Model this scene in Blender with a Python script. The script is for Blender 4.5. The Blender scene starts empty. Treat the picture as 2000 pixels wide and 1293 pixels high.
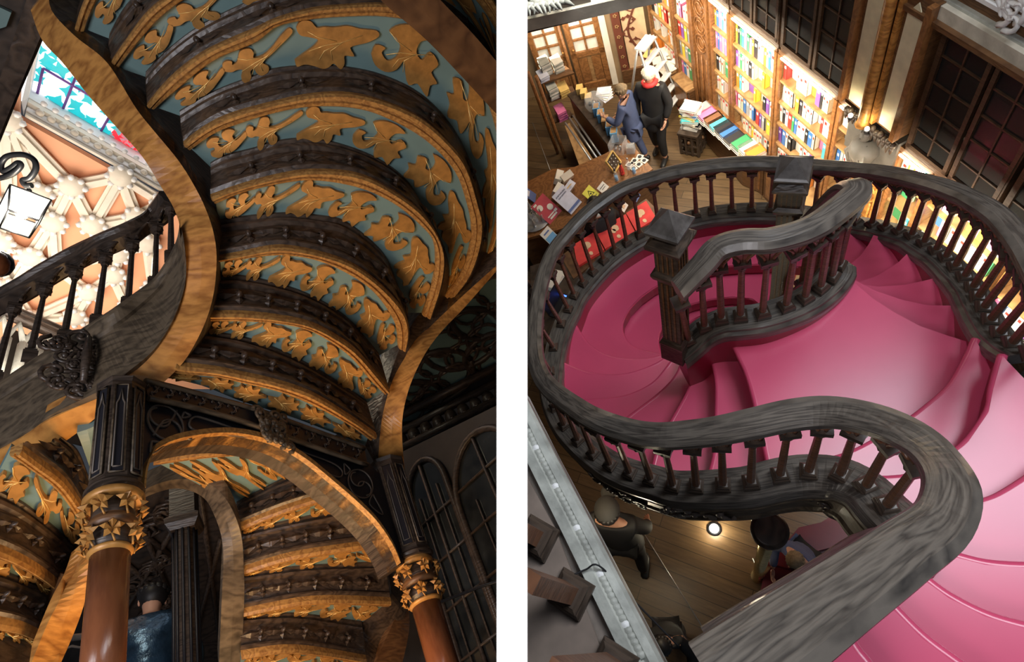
import bpy, bmesh, math, random
from mathutils import Vector, Matrix
random.seed(7)
PI = math.pi
V = Vector
SC = bpy.context.scene
COL = SC.collection

# ------------------------------------------------------------------ camera
F = 1140.0                       # focal length in pixels of the 2000 x 1293 frame
CX, CY = 1000.0, 646.5
CAM = V((0, 0, 7.2))             # eye on the upper gallery, 7.2 m over the shop floor


def cray(px, py):
    return V(((px - CX) / F, -(py - CY) / F, -1.0))


def basis(up):
    z = up.normalized()
    f = V((0, 0, -1))
    y = (f - z * f.dot(z)).normalized()
    x = y.cross(z)
    return Matrix((x, y, z))


BR = basis(-cray(1445, 1260))    # hall looked down into (right)
BL = basis(cray(330, -550))      # hall looked up into (left)
cam_d = bpy.data.cameras.new('camera')
cam_d.sensor_width = 36
cam_d.lens = 36 * F / 2000
cam_d.clip_start = 0.02
cam = bpy.data.objects.new('camera', cam_d)
COL.objects.link(cam)
cam.matrix_world = Matrix.Translation(CAM) @ BR.to_4x4()
SC.camera = cam
ML = Matrix.Translation(CAM) @ (BR @ BL.transposed()).to_4x4()   # left hall -> world
MR = Matrix.Identity(4)

# ------------------------------------------------------------------ light
def Ld_early(px, py, d):
    return (BL @ cray(px, py)) * d


SC.view_settings.view_transform = 'Standard'
SC.view_settings.look = 'None'
SC.view_settings.gamma = 1
SC.view_settings.exposure = 0
SC.view_settings.use_curve_mapping = False
world = bpy.data.worlds.new('world')
SC.world = world
world.use_nodes = True
world.node_tree.nodes['Background'].inputs[0].default_value = (0.75, 0.85, 1.0, 1)
world.node_tree.nodes['Background'].inputs[1].default_value = 0.055


def area(name, frame, loc, target, sx, sy, power, col, spread=180):
    l = bpy.data.lights.new(name, 'AREA')
    l.shape = 'RECTANGLE'
    l.size, l.size_y = sx, sy
    l.energy = power
    l.color = col
    l.spread = math.radians(spread)
    o = bpy.data.objects.new(name, l)
    COL.objects.link(o)
    d = (V(target) - V(loc)).normalized()
    o.matrix_world = frame @ (Matrix.Translation(V(loc)) @ d.to_track_quat('-Z', 'Y').to_matrix().to_4x4())
    o['kind'] = 'structure'
    return o


def point(name, frame, loc, power, col, r=0.05):
    l = bpy.data.lights.new(name, 'POINT')
    l.energy = power
    l.color = col
    l.shadow_soft_size = r
    o = bpy.data.objects.new(name, l)
    COL.objects.link(o)
    o.matrix_world = frame @ Matrix.Translation(V(loc))
    o['kind'] = 'structure'
    return o


# right hall: cool roof skylight over the stair, warm lamps on the shop floor, added unseen fills
area('skylight_glow', MR, (3.9, 0.3, 10.3), (1.4, 2.0, 3), 3, 3, 370, (0.84, 0.91, 1.0))
area('far_gallery_fill', MR, (1.9, 2.9, 6.1), (1.4, 3.35, 5), .6, .3, 8, (1.0, 0.93, 0.78), 90)  # added fill that brightens the far ledge
area('cornice_fill', MR, (2.6, 2.6, 5.6), (4.2, 2.2, 4.0), 1, .4, 8, (1.0, .93, .8))  # small fill added to lift the cornice
point('column_glow', MR, (-0.35, 0.95, 2.2), 9, (1.0, 0.85, 0.6), .05)
area('near_gallery_fill', MR, (1.5, 0.6, 6.7), (-0.3, 0.6, 4.6), .5, .5, 12, (1.0, 0.95, 0.88))  # fill added over the near ledge, no fixture there
area('hall_lamp_glow', MR, (3.8, 6.6, 4.2), (3.2, 6.8, 0), 1.0, 1.0, 58, (1.0, 0.78, 0.52))
area('under_stair_glow', MR, (-0.5, 1.6, 2.6), (-0.4, 1.2, 0), 0.8, 0.8, 9, (1.0, 0.75, 0.45))
# left hall
WARM = (1.0, 0.60, 0.26)
area('counter_lamp_glow', ML, (-1.75, 2.2, 0.5), (-1.0, 2.3, 2.5), 0.6, 0.6, 21, WARM, 150)
area('far_counter_glow', ML, (-2.6, 3.6, 0.2), (-2.2, 4.2, 2.2), 0.4, 0.4, 7, WARM, 140)
area('front_fill', ML, BL @ V((-2.0, -0.6, 1.4)), BL @ V((-1.1, 0.3, -3.0)), 1.6, 1.6, 115, (0.92, 0.90, 0.95))  # added frontal fill from behind the eye, not a window
area('vault_fill', ML, (-5.5, 3.2, 5.6), (-5.5, 3.5, 9), 4, 3, 190, (1.0, 0.86, 0.72))  # unseen uplight added below the vault to brighten it
area('soffit_fill', ML, (0.3, 2.4, 1.6), (1.2, 3.4, 3.9), .6, .6, 1.6, (1.0, .85, .7))  # weak fill added so the carved soffit shows
point('lantern_glow', ML, Ld_early(43, 418, 4.3), 45, (1.0, 0.88, 0.65), .08)


# ------------------------------------------------------------------ projection helpers
def R(px, py, z):
    v = BR @ cray(px, py)
    return CAM + v * ((z - CAM.z) / v.z)


def Rd(px, py, d):
    return CAM + (BR @ cray(px, py)) * d


def L(px, py, z):
    v = BL @ cray(px, py)
    return v * (z / v.z)


def Ld(px, py, d):
    return (BL @ cray(px, py)) * d


# ------------------------------------------------------------------ materials
MATS = {}


def nodes(name):
    m = bpy.data.materials.new(name)
    m.use_nodes = True
    nt = m.node_tree
    return m, nt, nt.nodes['Principled BSDF']


def ramp(nt, fac, cols):
    r = nt.nodes.new('ShaderNodeValToRGB')
    e = r.color_ramp.elements
    e[0].position, e[0].color = cols[0][0], (*cols[0][1], 1)
    e[1].position, e[1].color = cols[-1][0], (*cols[-1][1], 1)
    for p, c in cols[1:-1]:
        q = e.new(p)
        q.color = (*c, 1)
    nt.links.new(fac, r.inputs[0])
    return r.outputs[0]


def coords(nt, scale, rot=(0, 0, 0), uv=False):
    t = nt.nodes.new('ShaderNodeTexCoord')
    mp = nt.nodes.new('ShaderNodeMapping')
    mp.inputs['Scale'].default_value = scale
    mp.inputs['Rotation'].default_value = rot
    nt.links.new(t.outputs['UV' if uv else 'Object'], mp.inputs[0])
    return mp.outputs[0]


def wood(name, c1, c2, scale=(2, 2, 14), rough=0.4, bump=0.15, rings=3.0, rot=(0, 0, 0), spec=0.5, uv=False):
    m, nt, b = nodes(name)
    co = coords(nt, scale, rot, uv)
    n = nt.nodes.new('ShaderNodeTexNoise')
    n.inputs['Scale'].default_value = 1.0
    n.inputs['Detail'].default_value = 3
    nt.links.new(co, n.inputs['Vector'])
    mul = nt.nodes.new('ShaderNodeMath')
    mul.operation = 'MULTIPLY'
    mul.inputs[1].default_value = rings * 6
    nt.links.new(n.outputs[0], mul.inputs[0])
    pp = nt.nodes.new('ShaderNodeMath')
    pp.operation = 'PINGPONG'
    pp.inputs[1].default_value = 1.0
    nt.links.new(mul.outputs[0], pp.inputs[0])
    n2 = nt.nodes.new('ShaderNodeTexNoise')
    n2.inputs['Scale'].default_value = 9.0
    n2.inputs['Detail'].default_value = 6
    nt.links.new(co, n2.inputs['Vector'])
    mx = nt.nodes.new('ShaderNodeMath')
    mx.operation = 'MULTIPLY_ADD'
    nt.links.new(pp.outputs[0], mx.inputs[0])
    mx.inputs[1].default_value = 0.5
    sc = nt.nodes.new('ShaderNodeMath')
    sc.operation = 'MULTIPLY'
    sc.inputs[1].default_value = 0.6
    nt.links.new(n2.outputs[0], sc.inputs[0])
    nt.links.new(sc.outputs[0], mx.inputs[2])
    col = ramp(nt, mx.outputs[0], [(0.15, c2), (0.75, c1)])
    nt.links.new(col, b.inputs['Base Color'])
    b.inputs['Roughness'].default_value = rough
    b.inputs['Specular IOR Level'].default_value = spec
    bp = nt.nodes.new('ShaderNodeBump')
    bp.inputs['Strength'].default_value = bump
    bp.inputs['Distance'].default_value = 0.01
    nt.links.new(mx.outputs[0], bp.inputs['Height'])
    nt.links.new(bp.outputs[0], b.inputs['Normal'])
    MATS[name] = m
    return m


def plain(name, c, rough=0.5, metal=0.0, var=0.12, scale=8, spec=0.5, bump=0.0):
    m, nt, b = nodes(name)
    co = coords(nt, (scale,) * 3)
    n = nt.nodes.new('ShaderNodeTexNoise')
    n.inputs['Scale'].default_value = 1
    n.inputs['Detail'].default_value = 4
    nt.links.new(co, n.inputs['Vector'])
    a = tuple(x * (1 - var) for x in c)
    d = tuple(min(1, x * (1 + var)) for x in c)
    nt.links.new(ramp(nt, n.outputs[0], [(0.3, a), (0.7, d)]), b.inputs['Base Color'])
    b.inputs['Roughness'].default_value = rough
    b.inputs['Metallic'].default_value = metal
    b.inputs['Specular IOR Level'].default_value = spec
    if bump:
        bp = nt.nodes.new('ShaderNodeBump')
        bp.inputs['Strength'].default_value = bump
        bp.inputs['Distance'].default_value = 0.02
        nt.links.new(n.outputs[0], bp.inputs['Height'])
        nt.links.new(bp.outputs[0], b.inputs['Normal'])
    MATS[name] = m
    return m


def glow(name, c, s):
    m, nt, b = nodes(name)
    b.inputs['Base Color'].default_value = (*c, 1)
    b.inputs['Emission Color'].default_value = (*c, 1)
    b.inputs['Emission Strength'].default_value = s
    MATS[name] = m
    return m


def glass(name, c=(1, 1, 1), rough=0.02, alpha=0.15):
    m, nt, b = nodes(name)
    b.inputs['Base Color'].default_value = (*c, 1)
    b.inputs['Roughness'].default_value = rough
    b.inputs['Alpha'].default_value = alpha
    b.inputs['Specular IOR Level'].default_value = 0.8
    MATS[name] = m
    return m


wood('wood_dark', (0.075, 0.052, 0.038), (0.020, 0.014, 0.011), rough=0.38, bump=0.2)
wood('wood_rail', (0.125, 0.108, 0.092), (0.030, 0.026, 0.024), scale=(1.6, 22, 1), rough=0.30, bump=0.12, rings=2.2, uv=True)
wood('wood_cap', (0.10, 0.09, 0.085), (0.04, 0.035, 0.032), scale=(5, 5, 5), rough=0.30, bump=0.08, rings=1)
wood('wood_baluster', (0.20, 0.085, 0.042), (0.075, 0.030, 0.016), rough=0.35)
wood('wood_brown', (0.170, 0.080, 0.032), (0.070, 0.030, 0.013), rough=0.45)
wood('wood_oak', (0.60, 0.28, 0.07), (0.26, 0.095, 0.020), scale=(3, 3, 9), rough=0.4, rings=2.0, bump=0.1)
wood('wood_gold', (0.50, 0.26, 0.075), (0.24, 0.10, 0.03), scale=(9, 9, 9), rough=0.4)
wood('wood_riser', (0.10, 0.066, 0.045), (0.028, 0.018, 0.013), scale=(4, 4, 10), rough=0.36, bump=0.25)
wood('wood_string', (0.15, 0.110, 0.070), (0.040, 0.028, 0.018), scale=(3, 3, 9), rough=0.45, rings=2.5)
wood('wood_column', (0.22, 0.075, 0.03), (0.10, 0.03, 0.012), scale=(8, 8, 2), rough=0.25, rings=1)
wood('wood_shelf', (0.42, 0.24, 0.10), (0.22, 0.11, 0.04), rough=0.5)
wood('wood_counter', (0.30, 0.13, 0.045), (0.15, 0.06, 0.02), scale=(4, 4, 4), rough=0.3)
plain('teal_paint', (0.17, 0.27, 0.265), 0.45, var=0.06)
plain('gold_leaf', (0.46, 0.22, 0.055), 0.42, 0.10, var=0.25, scale=20)
plain('gold_line', (0.95, 0.60, 0.20), 0.3, 0.3)
plain('black_panel', (0.016, 0.015, 0.020), 0.4)
plain('lead_line', (0.13, 0.105, 0.085), 0.4)
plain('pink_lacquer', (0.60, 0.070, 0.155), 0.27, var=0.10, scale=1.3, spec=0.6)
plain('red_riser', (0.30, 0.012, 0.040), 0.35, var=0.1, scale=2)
plain('stone_pale', (0.42, 0.43, 0.39), 0.55, var=0.3, scale=9, bump=0.6)
plain('stone_brown', (0.20, 0.165, 0.14), 0.5, var=0.3, scale=7, bump=0.3)
plain('plaster_cream', (0.80, 0.73, 0.62), 0.7, var=0.05)
plain('plaster_orange', (0.90, 0.44, 0.25), 0.7, var=0.10, scale=0.8)
plain('plaster_white', (0.86, 0.86, 0.86), 0.7, var=0.05)
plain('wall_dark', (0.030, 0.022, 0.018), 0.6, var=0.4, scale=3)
plain('wall_tan', (0.30, 0.20, 0.11), 0.7, var=0.2, scale=3)
plain('paper', (0.85, 0.82, 0.74), 0.7, var=0.04)
plain('black_cloth', (0.012, 0.012, 0.014), 0.7)
plain('navy_cloth', (0.09, 0.12, 0.24), 0.7, bump=0.3)
plain('grey_cloth', (0.035, 0.035, 0.035), 0.8)
plain('red_cloth', (0.75, 0.05, 0.05), 0.6, var=0.15)
plain('skin', (0.62, 0.33, 0.22), 0.5, var=0.06)
plain('hair_blond', (0.66, 0.46, 0.25), 0.6, var=0.3, scale=30)
plain('hair_white', (0.85, 0.78, 0.66), 0.6, var=0.2, scale=30)
plain('hair_grey', (0.26, 0.19, 0.11), 0.6, var=0.3, scale=30)
plain('hair_black', (0.012, 0.010, 0.010), 0.5)
plain('iron', (0.030, 0.032, 0.040), 0.4, 0.6)
plain('aluminium', (0.62, 0.62, 0.62), 0.35, 0.7)
plain('shoe_black', (0.02, 0.02, 0.02), 0.4)
plain('bronze_blue', (0.035, 0.075, 0.13), 0.25, 0.6, var=0.4, scale=12, bump=0.5)
plain('floor_grey', (0.10, 0.095, 0.085), 0.5, var=0.2)
plain('lamp_cream', (0.80, 0.72, 0.50), 0.5)
glass('pane_dark', (0.02, 0.02, 0.02), 0.28, 0.7)
MATS['pane_dark'].node_tree.nodes['Principled BSDF'].inputs['Specular IOR Level'].default_value = 0.45
wood('wood_cabinet', (0.085, 0.045, 0.024), (0.035, 0.018, 0.010), rough=0.4)
glow('lantern_glass', (1.0, 0.93, 0.78), 2.5)
glass('pane_clear', (0.9, 0.95, 1.0), 0.03, 0.22)
plain('pane_frosted', (0.80, 0.76, 0.66), 0.5)
glow('lamp_white', (1.0, 0.90, 0.70), 14)
glow('bulb', (1.0, 0.85, 0.6), 30)
glow('blue_led', (0.05, 0.15, 1.0), 4)
glow('sky_glass', (1.0, 1.0, 1.0), 1.6)
glow('sky_glass_teal', (0.02, 0.42, 0.45), 1.0)
glow('sky_glass_red', (0.85, 0.03, 0.05), 1.0)
glow('gap_glow', (1.0, 1.0, 1.0), 1.0)


def plank_floor(name, c1, c2, w=0.16, rot=0.0):
    m, nt, b = nodes(name)
    co = coords(nt, (1, 1, 1), (0, 0, rot))
    br = nt.nodes.new('ShaderNodeTexBrick')
    br.inputs['Scale'].default_value = 1
    br.inputs['Brick Width'].default_value = 2.2
    br.inputs['Row Height'].default_value = w
    br.inputs['Mortar Size'].default_value = 0.004
    br.inputs['Color1'].default_value = (*c1, 1)
    br.inputs['Color2'].default_value = (*c2, 1)
    br.inputs['Mortar'].default_value = (c2[0] * .3, c2[1] * .3, c2[2] * .3, 1)
    nt.links.new(co, br.inputs['Vector'])
    n = nt.nodes.new('ShaderNodeTexNoise')
    n.inputs['Scale'].default_value = 14
    n.inputs['Detail'].default_value = 5
    mp = nt.nodes.new('ShaderNodeMapping')
    mp.inputs['Scale'].default_value = (0.3, 2.5, 1)
    nt.links.new(co, mp.inputs[0])
    nt.links.new(mp.outputs[0], n.inputs['Vector'])
    mx = nt.nodes.new('ShaderNodeMixRGB')
    mx.blend_type = 'MULTIPLY'
    mx.inputs[0].default_value = 0.8
    nt.links.new(br.outputs[0], mx.inputs[1])
    nt.links.new(ramp(nt, n.outputs[0], [(0.3, (0.55, 0.55, 0.55)), (0.7, (1, 1, 1))]), mx.inputs[2])
    nt.links.new(mx.outputs[0], b.inputs['Base Color'])
    b.inputs['Roughness'].default_value = 0.35
    MATS[name] = m


plank_floor('floor_planks', (0.17, 0.105, 0.050), (0.12, 0.07, 0.032), 0.14, math.radians(55))


# ------------------------------------------------------------------ mesh builder
class MB:
    def __init__(s):
        s.v, s.f, s.m, s.mats, s.smooth = [], [], [], [], []
        s.uv = {}

    def mi(s, mat):
        if mat not in s.mats:
            s.mats.append(mat)
        return s.mats.index(mat)

    def add(s, vs, fs, mat, smooth=False):
        o = len(s.v)
        s.v += [V(p) for p in vs]
        k = s.mi(mat)
        for f in fs:
            s.f.append([i + o for i in f])
            s.m.append(k)
            s.smooth.append(smooth)
        return s

    def grid(s, rows, mat, closed=False, smooth=True, caps=False):
        n, w = len(rows), len(rows[0])
        fs = []
        for i in range(n - 1):
            for j in range(w if closed else w - 1):
                k = (j + 1) % w
                fs.append((i * w + j, i * w + k, (i + 1) * w + k, (i + 1) * w + j))
        vs = [p for r in rows for p in r]
        s.add(vs, fs, mat, smooth)
        if caps:
            s.add(rows[0], [tuple(range(w))], mat)
            s.add(rows[-1], [tuple(reversed(range(w)))], mat)
        return s

    def box(s, c, size, mat, rot=None):
        x, y, z = [a / 2 for a in size]
        vs = [V((a, b, d)) for a in (-x, x) for b in (-y, y) for d in (-z, z)]
        if rot is not None:
            vs = [rot @ p for p in vs]
        vs = [p + V(c) for p in vs]
        s.add(vs, [(0, 1, 3, 2), (4, 6, 7, 5), (0, 4, 5, 1), (2, 3, 7, 6), (0, 2, 6, 4), (1, 5, 7, 3)], mat)
        return s

    def prism(s, poly, h, mat, top=None):
        """polygon of 3D points swept by the vector h; concave outlines are fine"""
        h = V(h)
        n = len(poly)
        s.ngon(poly, mat if top is None else top)
        s.ngon([p + h for p in reversed(poly)], mat)
        s.add(list(poly) + [p + h for p in poly], [(i, (i + 1) % n, (i + 1) % n + n, i + n) for i in range(n)], mat)
        return s

    def ngon(s, poly, mat):
        from mathutils.geometry import tessellate_polygon
        t = tessellate_polygon([list(poly)])
        s.add(poly, [tuple(a) for a in t], mat)

    def lathe(s, prof, mat, seg=16, c=(0, 0, 0), sq=False, rot=0.0, smooth=True):
        if sq:
            seg = 4
            rot += PI / 4
            smooth = False
        rows = []
        for r, z in prof:
            k = math.sqrt(2) if sq else 1
            rows.append([V(c) + V((r * k * math.cos(rot + 2 * PI * i / seg), r * k * math.sin(rot + 2 * PI * i / seg), z)) for i in range(seg)])
        return s.grid(rows, mat, closed=True, smooth=smooth, caps=True)

    def tube(s, pts, r, mat, seg=8, caps=True):
        pts = [V(p) for p in pts]
        rs = r if isinstance(r, (list, tuple)) else [r] * len(pts)
        rows = []
        prev = None
        for i, p in enumerate(pts):
            t = (pts[min(i + 1, len(pts) - 1)] - pts[max(i - 1, 0)]).normalized()
            a = t.orthogonal().normalized() if prev is None else (prev - t * prev.dot(t)).normalized()
            prev = a
            b = t.cross(a)
            rows.append([p + (a * math.cos(2 * PI * k / seg) + b * math.sin(2 * PI * k / seg)) * rs[i] for k in range(seg)])
        return s.grid(rows, mat, closed=True, caps=caps)

    def ball(s, c, r, mat, seg=12, rings=8, sc=(1, 1, 1)):
        rows = []
        for i in range(rings + 1):
            a = PI * i / rings
            rows.append([V(c) + V((r * sc[0] * math.sin(a) * math.cos(2 * PI * k / seg), r * sc[1] * math.sin(a) * math.sin(2 * PI * k / seg), r * sc[2] * math.cos(a))) for k in range(seg)])
        return s.grid(rows, mat, closed=True)

    def mesh(s, name, off=None):
        me = bpy.data.meshes.new(name)
        off = V(off) if off is not None else V((0, 0, 0))
        me.from_pydata([tuple(p - off) for p in s.v], [], s.f)
        for m in s.mats:
            me.materials.append(MATS[m])
        me.polygons.foreach_set('material_index', s.m)
        me.polygons.foreach_set('use_smooth', s.smooth)
        bm = bmesh.new()
        bm.from_mesh(me)
        if s.uv:
            ul = bm.loops.layers.uv.new('grain')
            for f in bm.faces:
                for lp in f.loops:
                    lp[ul].uv = s.uv.get(lp.vert.index, (0, 0))
        else:
            bmesh.ops.remove_doubles(bm, verts=bm.verts, dist=0.00005)
        bmesh.ops.recalc_face_normals(bm, faces=bm.faces)
        bm.to_mesh(me)
        bm.free()
        me.update()
        return me

    def build(s, name, parent=None, frame=MR, off=None):
        o = bpy.data.objects.new(name, s.mesh(name, off))
        COL.objects.link(o)
        if parent:
            o.parent = parent
        else:
            o.matrix_world = frame @ Matrix.Translation(V(off) if off is not None else V((0, 0, 0)))
        return o


def tag(o, label, cat, group=None, kind=None):
    if label:
        o['label'] = label
    if cat:
        o['category'] = cat
    if group:
        o['group'] = group
    if kind:
        o['kind'] = kind
    return o


def struct(o):
    o['kind'] = 'structure'
    return o


def thing(name, label, cat, loc=(0, 0, 0), frame=MR, rz=0.0, group=None, scale=1.0):
    o = bpy.data.objects.new(name, None)
    COL.objects.link(o)
    o.empty_display_size = 0.1
    o.matrix_world = frame @ Matrix.Translation(V(loc)) @ Matrix.Rotation(rz, 4, 'Z') @ Matrix.Scale(scale, 4)
    return tag(o, label, cat, group)


def part(name, me, parent, mtx=None, label=None):
    o = bpy.data.objects.new(name, me)
    COL.objects.link(o)
    o.parent = parent
    if mtx is not None:
        o.matrix_local = mtx
    if label:
        o['label'] = label
    return o


def ctree(o, parent=None):
    c = o.copy()
    COL.objects.link(c)
    if parent:
        c.parent = parent
    for ch in list(o.children):
        ctree(ch, c)
    return c


def catmull(pts, n=6, closed=False):
    out = []
    m = len(pts)
    for i in range(m - 1):
        p0, p1, p2, p3 = pts[max(i - 1, 0)], pts[i], pts[i + 1], pts[min(i + 2, m - 1)]
        for k in range(n):
            t = k / n
            out.append(0.5 * ((2 * p1) + (p2 - p0) * t + (2 * p0 - 5 * p1 + 4 * p2 - p3) * t * t + (3 * p1 - p0 - 3 * p2 + p3) * t ** 3))
    out.append(pts[-1].copy())
    return out


def resample(pts, n):
    d = [0]
    for a, b in zip(pts, pts[1:]):
        d.append(d[-1] + (b - a).length)
    out = []
    j = 0
    for i in range(n):
        t = d[-1] * i / (n - 1)
        while j < len(d) - 2 and d[j + 1] < t:
            j += 1
        u = (t - d[j]) / max(d[j + 1] - d[j], 1e-9)
        out.append(pts[j].lerp(pts[j + 1], min(max(u, 0), 1)))
    return out


def V2(l):
    return [V((a, b, 0)) for a, b in l]


def pxcurve(l, n=40, smooth=5):
    """pixel polyline -> n evenly spaced pixel points"""
    return resample(catmull(V2(l), smooth), n)


def laterals(path):
    out = []
    for i in range(len(path)):
        t = path[min(i + 1, len(path) - 1)] - path[max(i - 1, 0)]
        t.z = 0
        t.normalize()
        out.append(V((t.y, -t.x, 0)))      # right-hand side of travel
    return out


def sweep(mb, path, prof, mat, closed=True, caps=True, smooth=False, lats=None):
    lat = lats or laterals(path)
    rows = [[p + l * a + V((0, 0, b)) for a, b in prof] for p, l in zip(path, lat)]
    o = len(mb.v)
    mb.grid(rows, mat, closed=closed, caps=caps, smooth=smooth)
    d = 0.0
    w = len(prof)
    for i in range(len(rows)):
        if i:
            d += (path[i] - path[i - 1]).length
        for j in range(w):
            mb.uv[o + i * w + j] = (d, prof[j][0] + prof[j][1])
    return mb
# ================================================================== added divider: glowing strip for the white gap, light-blocking wall
d0 = 1.4
wth = 60 / F * d0
mb = MB()
BRT = BR


def camp(x, y, z):
    return CAM + BR @ V((x, y, z))


hw = wth / 2
fr = [camp(-hw, -4, -d0), camp(hw, -4, -d0), camp(hw, 4, -d0), camp(-hw, 4, -d0)]
mb.prism(fr, BR @ V((0, 0, -0.02)), 'gap_glow')  # added glowing strip that makes the white gap, no lamp
struct(mb.build('gap_glow_strip'))
mb = MB()
fr2 = [camp(x, y, -d0) + BR @ V((0, 0, -0.021)) for x, y in ((-hw, -8), (hw, -8), (hw, 8), (-hw, 8))]
mb.prism(fr2, BR @ V((0, 0, -14)), 'wall_dark')
for y0, y1, z0_, z1_ in ((0.86, 8, -1.42, 7), (-8, -0.86, -1.42, 7), (-0.86, 0.86, 0.9, 7)):  # unseen pieces added to keep the skylight out of the left hall
    mb.prism([camp(-hw, y0, z0_), camp(hw, y0, z0_), camp(hw, y1, z0_), camp(-hw, y1, z0_)], BR @ V((0, 0, z1_ - z0_)), 'wall_dark')
struct(mb.build('light_block_divider'))

# ================================================================== RIGHT HALL: the stair
PAIRS = [
    (1790, 1060, 4.55, 1866, 935), (1730, 990, 4.35, 1822, 872), (1690, 952, 4.2, 1757, 830), (1640, 929, 4.07, 1683, 806),
    (1578, 924, 3.97, 1615, 798), (1523, 931, 3.92, 1546, 804), (1466, 945, 3.87, 1473, 820), (1412, 950, 3.8, 1408, 834),
    (1360, 952, 3.72, 1350, 842), (1315, 950, 3.65, 1290, 846), (1272, 938, 3.55, 1238, 840), (1231, 926, 3.45, 1190, 826),
    (1193, 910, 3.35, 1150, 809), (1160, 888, 3.22, 1120, 790), (1130, 862, 3.1, 1094, 772), (1103, 832, 2.97, 1070, 752),
    (1084, 797, 2.82, 1054, 730), (1074, 760, 2.67, 1044, 700), (1075, 727, 2.55, 1041, 666), (1082, 680, 2.42, 1043, 618),
    (1097, 634, 2.33, 1052, 560), (1111, 606, 2.28, 1066, 513), (1123, 579, 2.26, 1082, 480), (1140, 555, 2.25, 1102, 455),
    (1159, 533, 2.25, 1124, 430), (1180, 511, 2.25, 1148, 407), (1202, 492, 2.25, 1173, 388), (1225, 476, 2.25, 1203, 368),
    (1250, 461, 2.25, 1233, 354), (1287, 445, 2.25, 1272, 341), (1323, 431, 2.25, 1312, 330), (1360, 421, 2.25, 1354, 322),
    (1391, 415, 2.25, 1387, 317), (1430, 411, 2.25, 1428, 313), (1468, 409, 2.25, 1470, 311), (1505, 409, 2.25, 1512, 312),
    (1545, 412, 2.27, 1555, 314), (1590, 418, 2.34, 1603, 318), (1632, 426, 2.45, 1650, 321), (1672, 435, 2.6, 1698, 325),
    (1702, 440, 2.7, 1730, 329), (1728, 446, 2.79, 1762, 335), (1755, 453, 2.88, 1792, 342), (1780, 462, 2.96, 1820, 349),
    (1804, 477, 3.04, 1850, 358), (1827, 492, 3.12, 1880, 370), (1846, 506, 3.2, 1906, 382), (1864, 524, 3.27, 1932, 397),
    (1882, 544, 3.34, 1957, 415), (1898, 565, 3.41, 1978, 437), (1908, 584, 3.48, 1995, 458), (1919, 604, 3.55, 2012, 482),
    (1932, 628, 3.64, 2028, 510), (1950, 653, 3.75, 2045, 540), (1975, 672, 3.87, 2065, 565), (2012, 690, 4.0, 2090, 590)]
RH = 0.85

RAIL_PROF = [(-0.034, 0), (0.034, 0), (0.062, -0.022), (0.066, -0.055), (0.048, -0.07), (0.035, -0.10), (-0.035, -0.10),
             (-0.048, -0.07), (-0.066, -0.055), (-0.062, -0.022)]
CURB_PROF = [(-0.085, 0.0), (0.08, 0.0), (0.085, -0.015), (0.105, -0.03), (0.11, -0.05), (0.11, -0.09), (0.095, -0.12),
             (-0.095, -0.12), (-0.11, -0.09), (-0.11, -0.05), (-0.095, -0.02)]


def baluster_mesh(shaft='wood_baluster', cap='wood_dark', w=1.0):
    """unit-height baluster (0..1), foot at 0, flared capital at the top"""
    mb = MB()
    mb.lathe([(0.040 * w, 0), (0.040 * w, 0.055), (0.033 * w, 0.07), (0.033 * w, 0.085), (0.024 * w, 0.10)], cap, sq=True)
    mb.lathe([(0.022 * w, 0.10), (0.020 * w, 0.45), (0.016 * w, 0.86)], shaft, seg=8, smooth=False)
    mb.lathe([(0.022 * w, 0.85), (0.026 * w, 0.87), (0.024 * w, 0.89), (0.043 * w, 0.93), (0.046 * w, 0.95)], cap, seg=8, smooth=False)
    mb.lathe([(0.042 * w, 0.95), (0.042 * w, 1.0)], cap, sq=True)
    return mb.mesh('baluster')


BAL = baluster_mesh()
ARCH = [(0, 0), (0, 1.02), (1, 1.02), (1, 0), (.90, 0), (.89, .22), (.82, .40), (.70, .42), (.735, .55), (.67, .75), (.5, 1.0 - .06),
        (.33, .75), (.265, .55), (.30, .42), (.18, .40), (.11, .22), (.10, 0)]


def orient(foot, top, lat, w=1.0):
    """matrix that stands a unit baluster on foot and stretches it to top"""
    z = top - foot
    h = z.length
    z = z / h
    x = (lat - z * lat.dot(z)).normalized()
    y = z.cross(x)
    m = Matrix(((x.x * w, y.x * w, z.x * h, foot.x), (x.y * w, y.y * w, z.y * h, foot.y), (x.z * w, y.z * w, z.z * h, foot.z), (0, 0, 0, 1)))
    return m


def arch_part(root, a0, a1, b0, b1, lat, th=0.05, mat='wood_baluster', outline=ARCH):
    """carved pointed arch between two balusters: a = capital tops, b = rail underside"""
    poly = [a0.lerp(a1, u).lerp(b0.lerp(b1, u), v) - lat * th / 2 for u, v in outline]
    mb = MB()
    mb.prism(poly, lat * th, mat)
    # raised inner moulding
    inner = [(.16, 0), (.16, .25), (.24, .52), (.5, 1.02), (.76, .52), (.84, .25), (.84, 0)]
    for s in (-1, 1):
        pts = [a0.lerp(a1, u).lerp(b0.lerp(b1, u), v) + lat * th / 2 * s for u, v in inner]
        mb.tube(pts, 0.009, mat, seg=5)
    o = mb.build('arch', root)
    return o


def balusters(root, foots, rails, lats, cap=0.80, w=1.0, skip=(), me=BAL):
    tops = []
    for i, (f, r, l) in enumerate(zip(foots, rails, lats)):
        t = f.lerp(r, cap)
        t.z = f.z + (r.z - f.z) * cap
        tops.append(t)
        if i not in skip:
            part('baluster', me, root, orient(f, t, l, w))
    for i in range(len(foots) - 1):
        if i in skip:
            continue
        l = (lats[i] + lats[i + 1]).normalized()
        under = V((0, 0, -0.10))
        arch_part(root, tops[i], tops[i + 1], rails[i] + under, rails[i + 1] + under, l)


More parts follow.
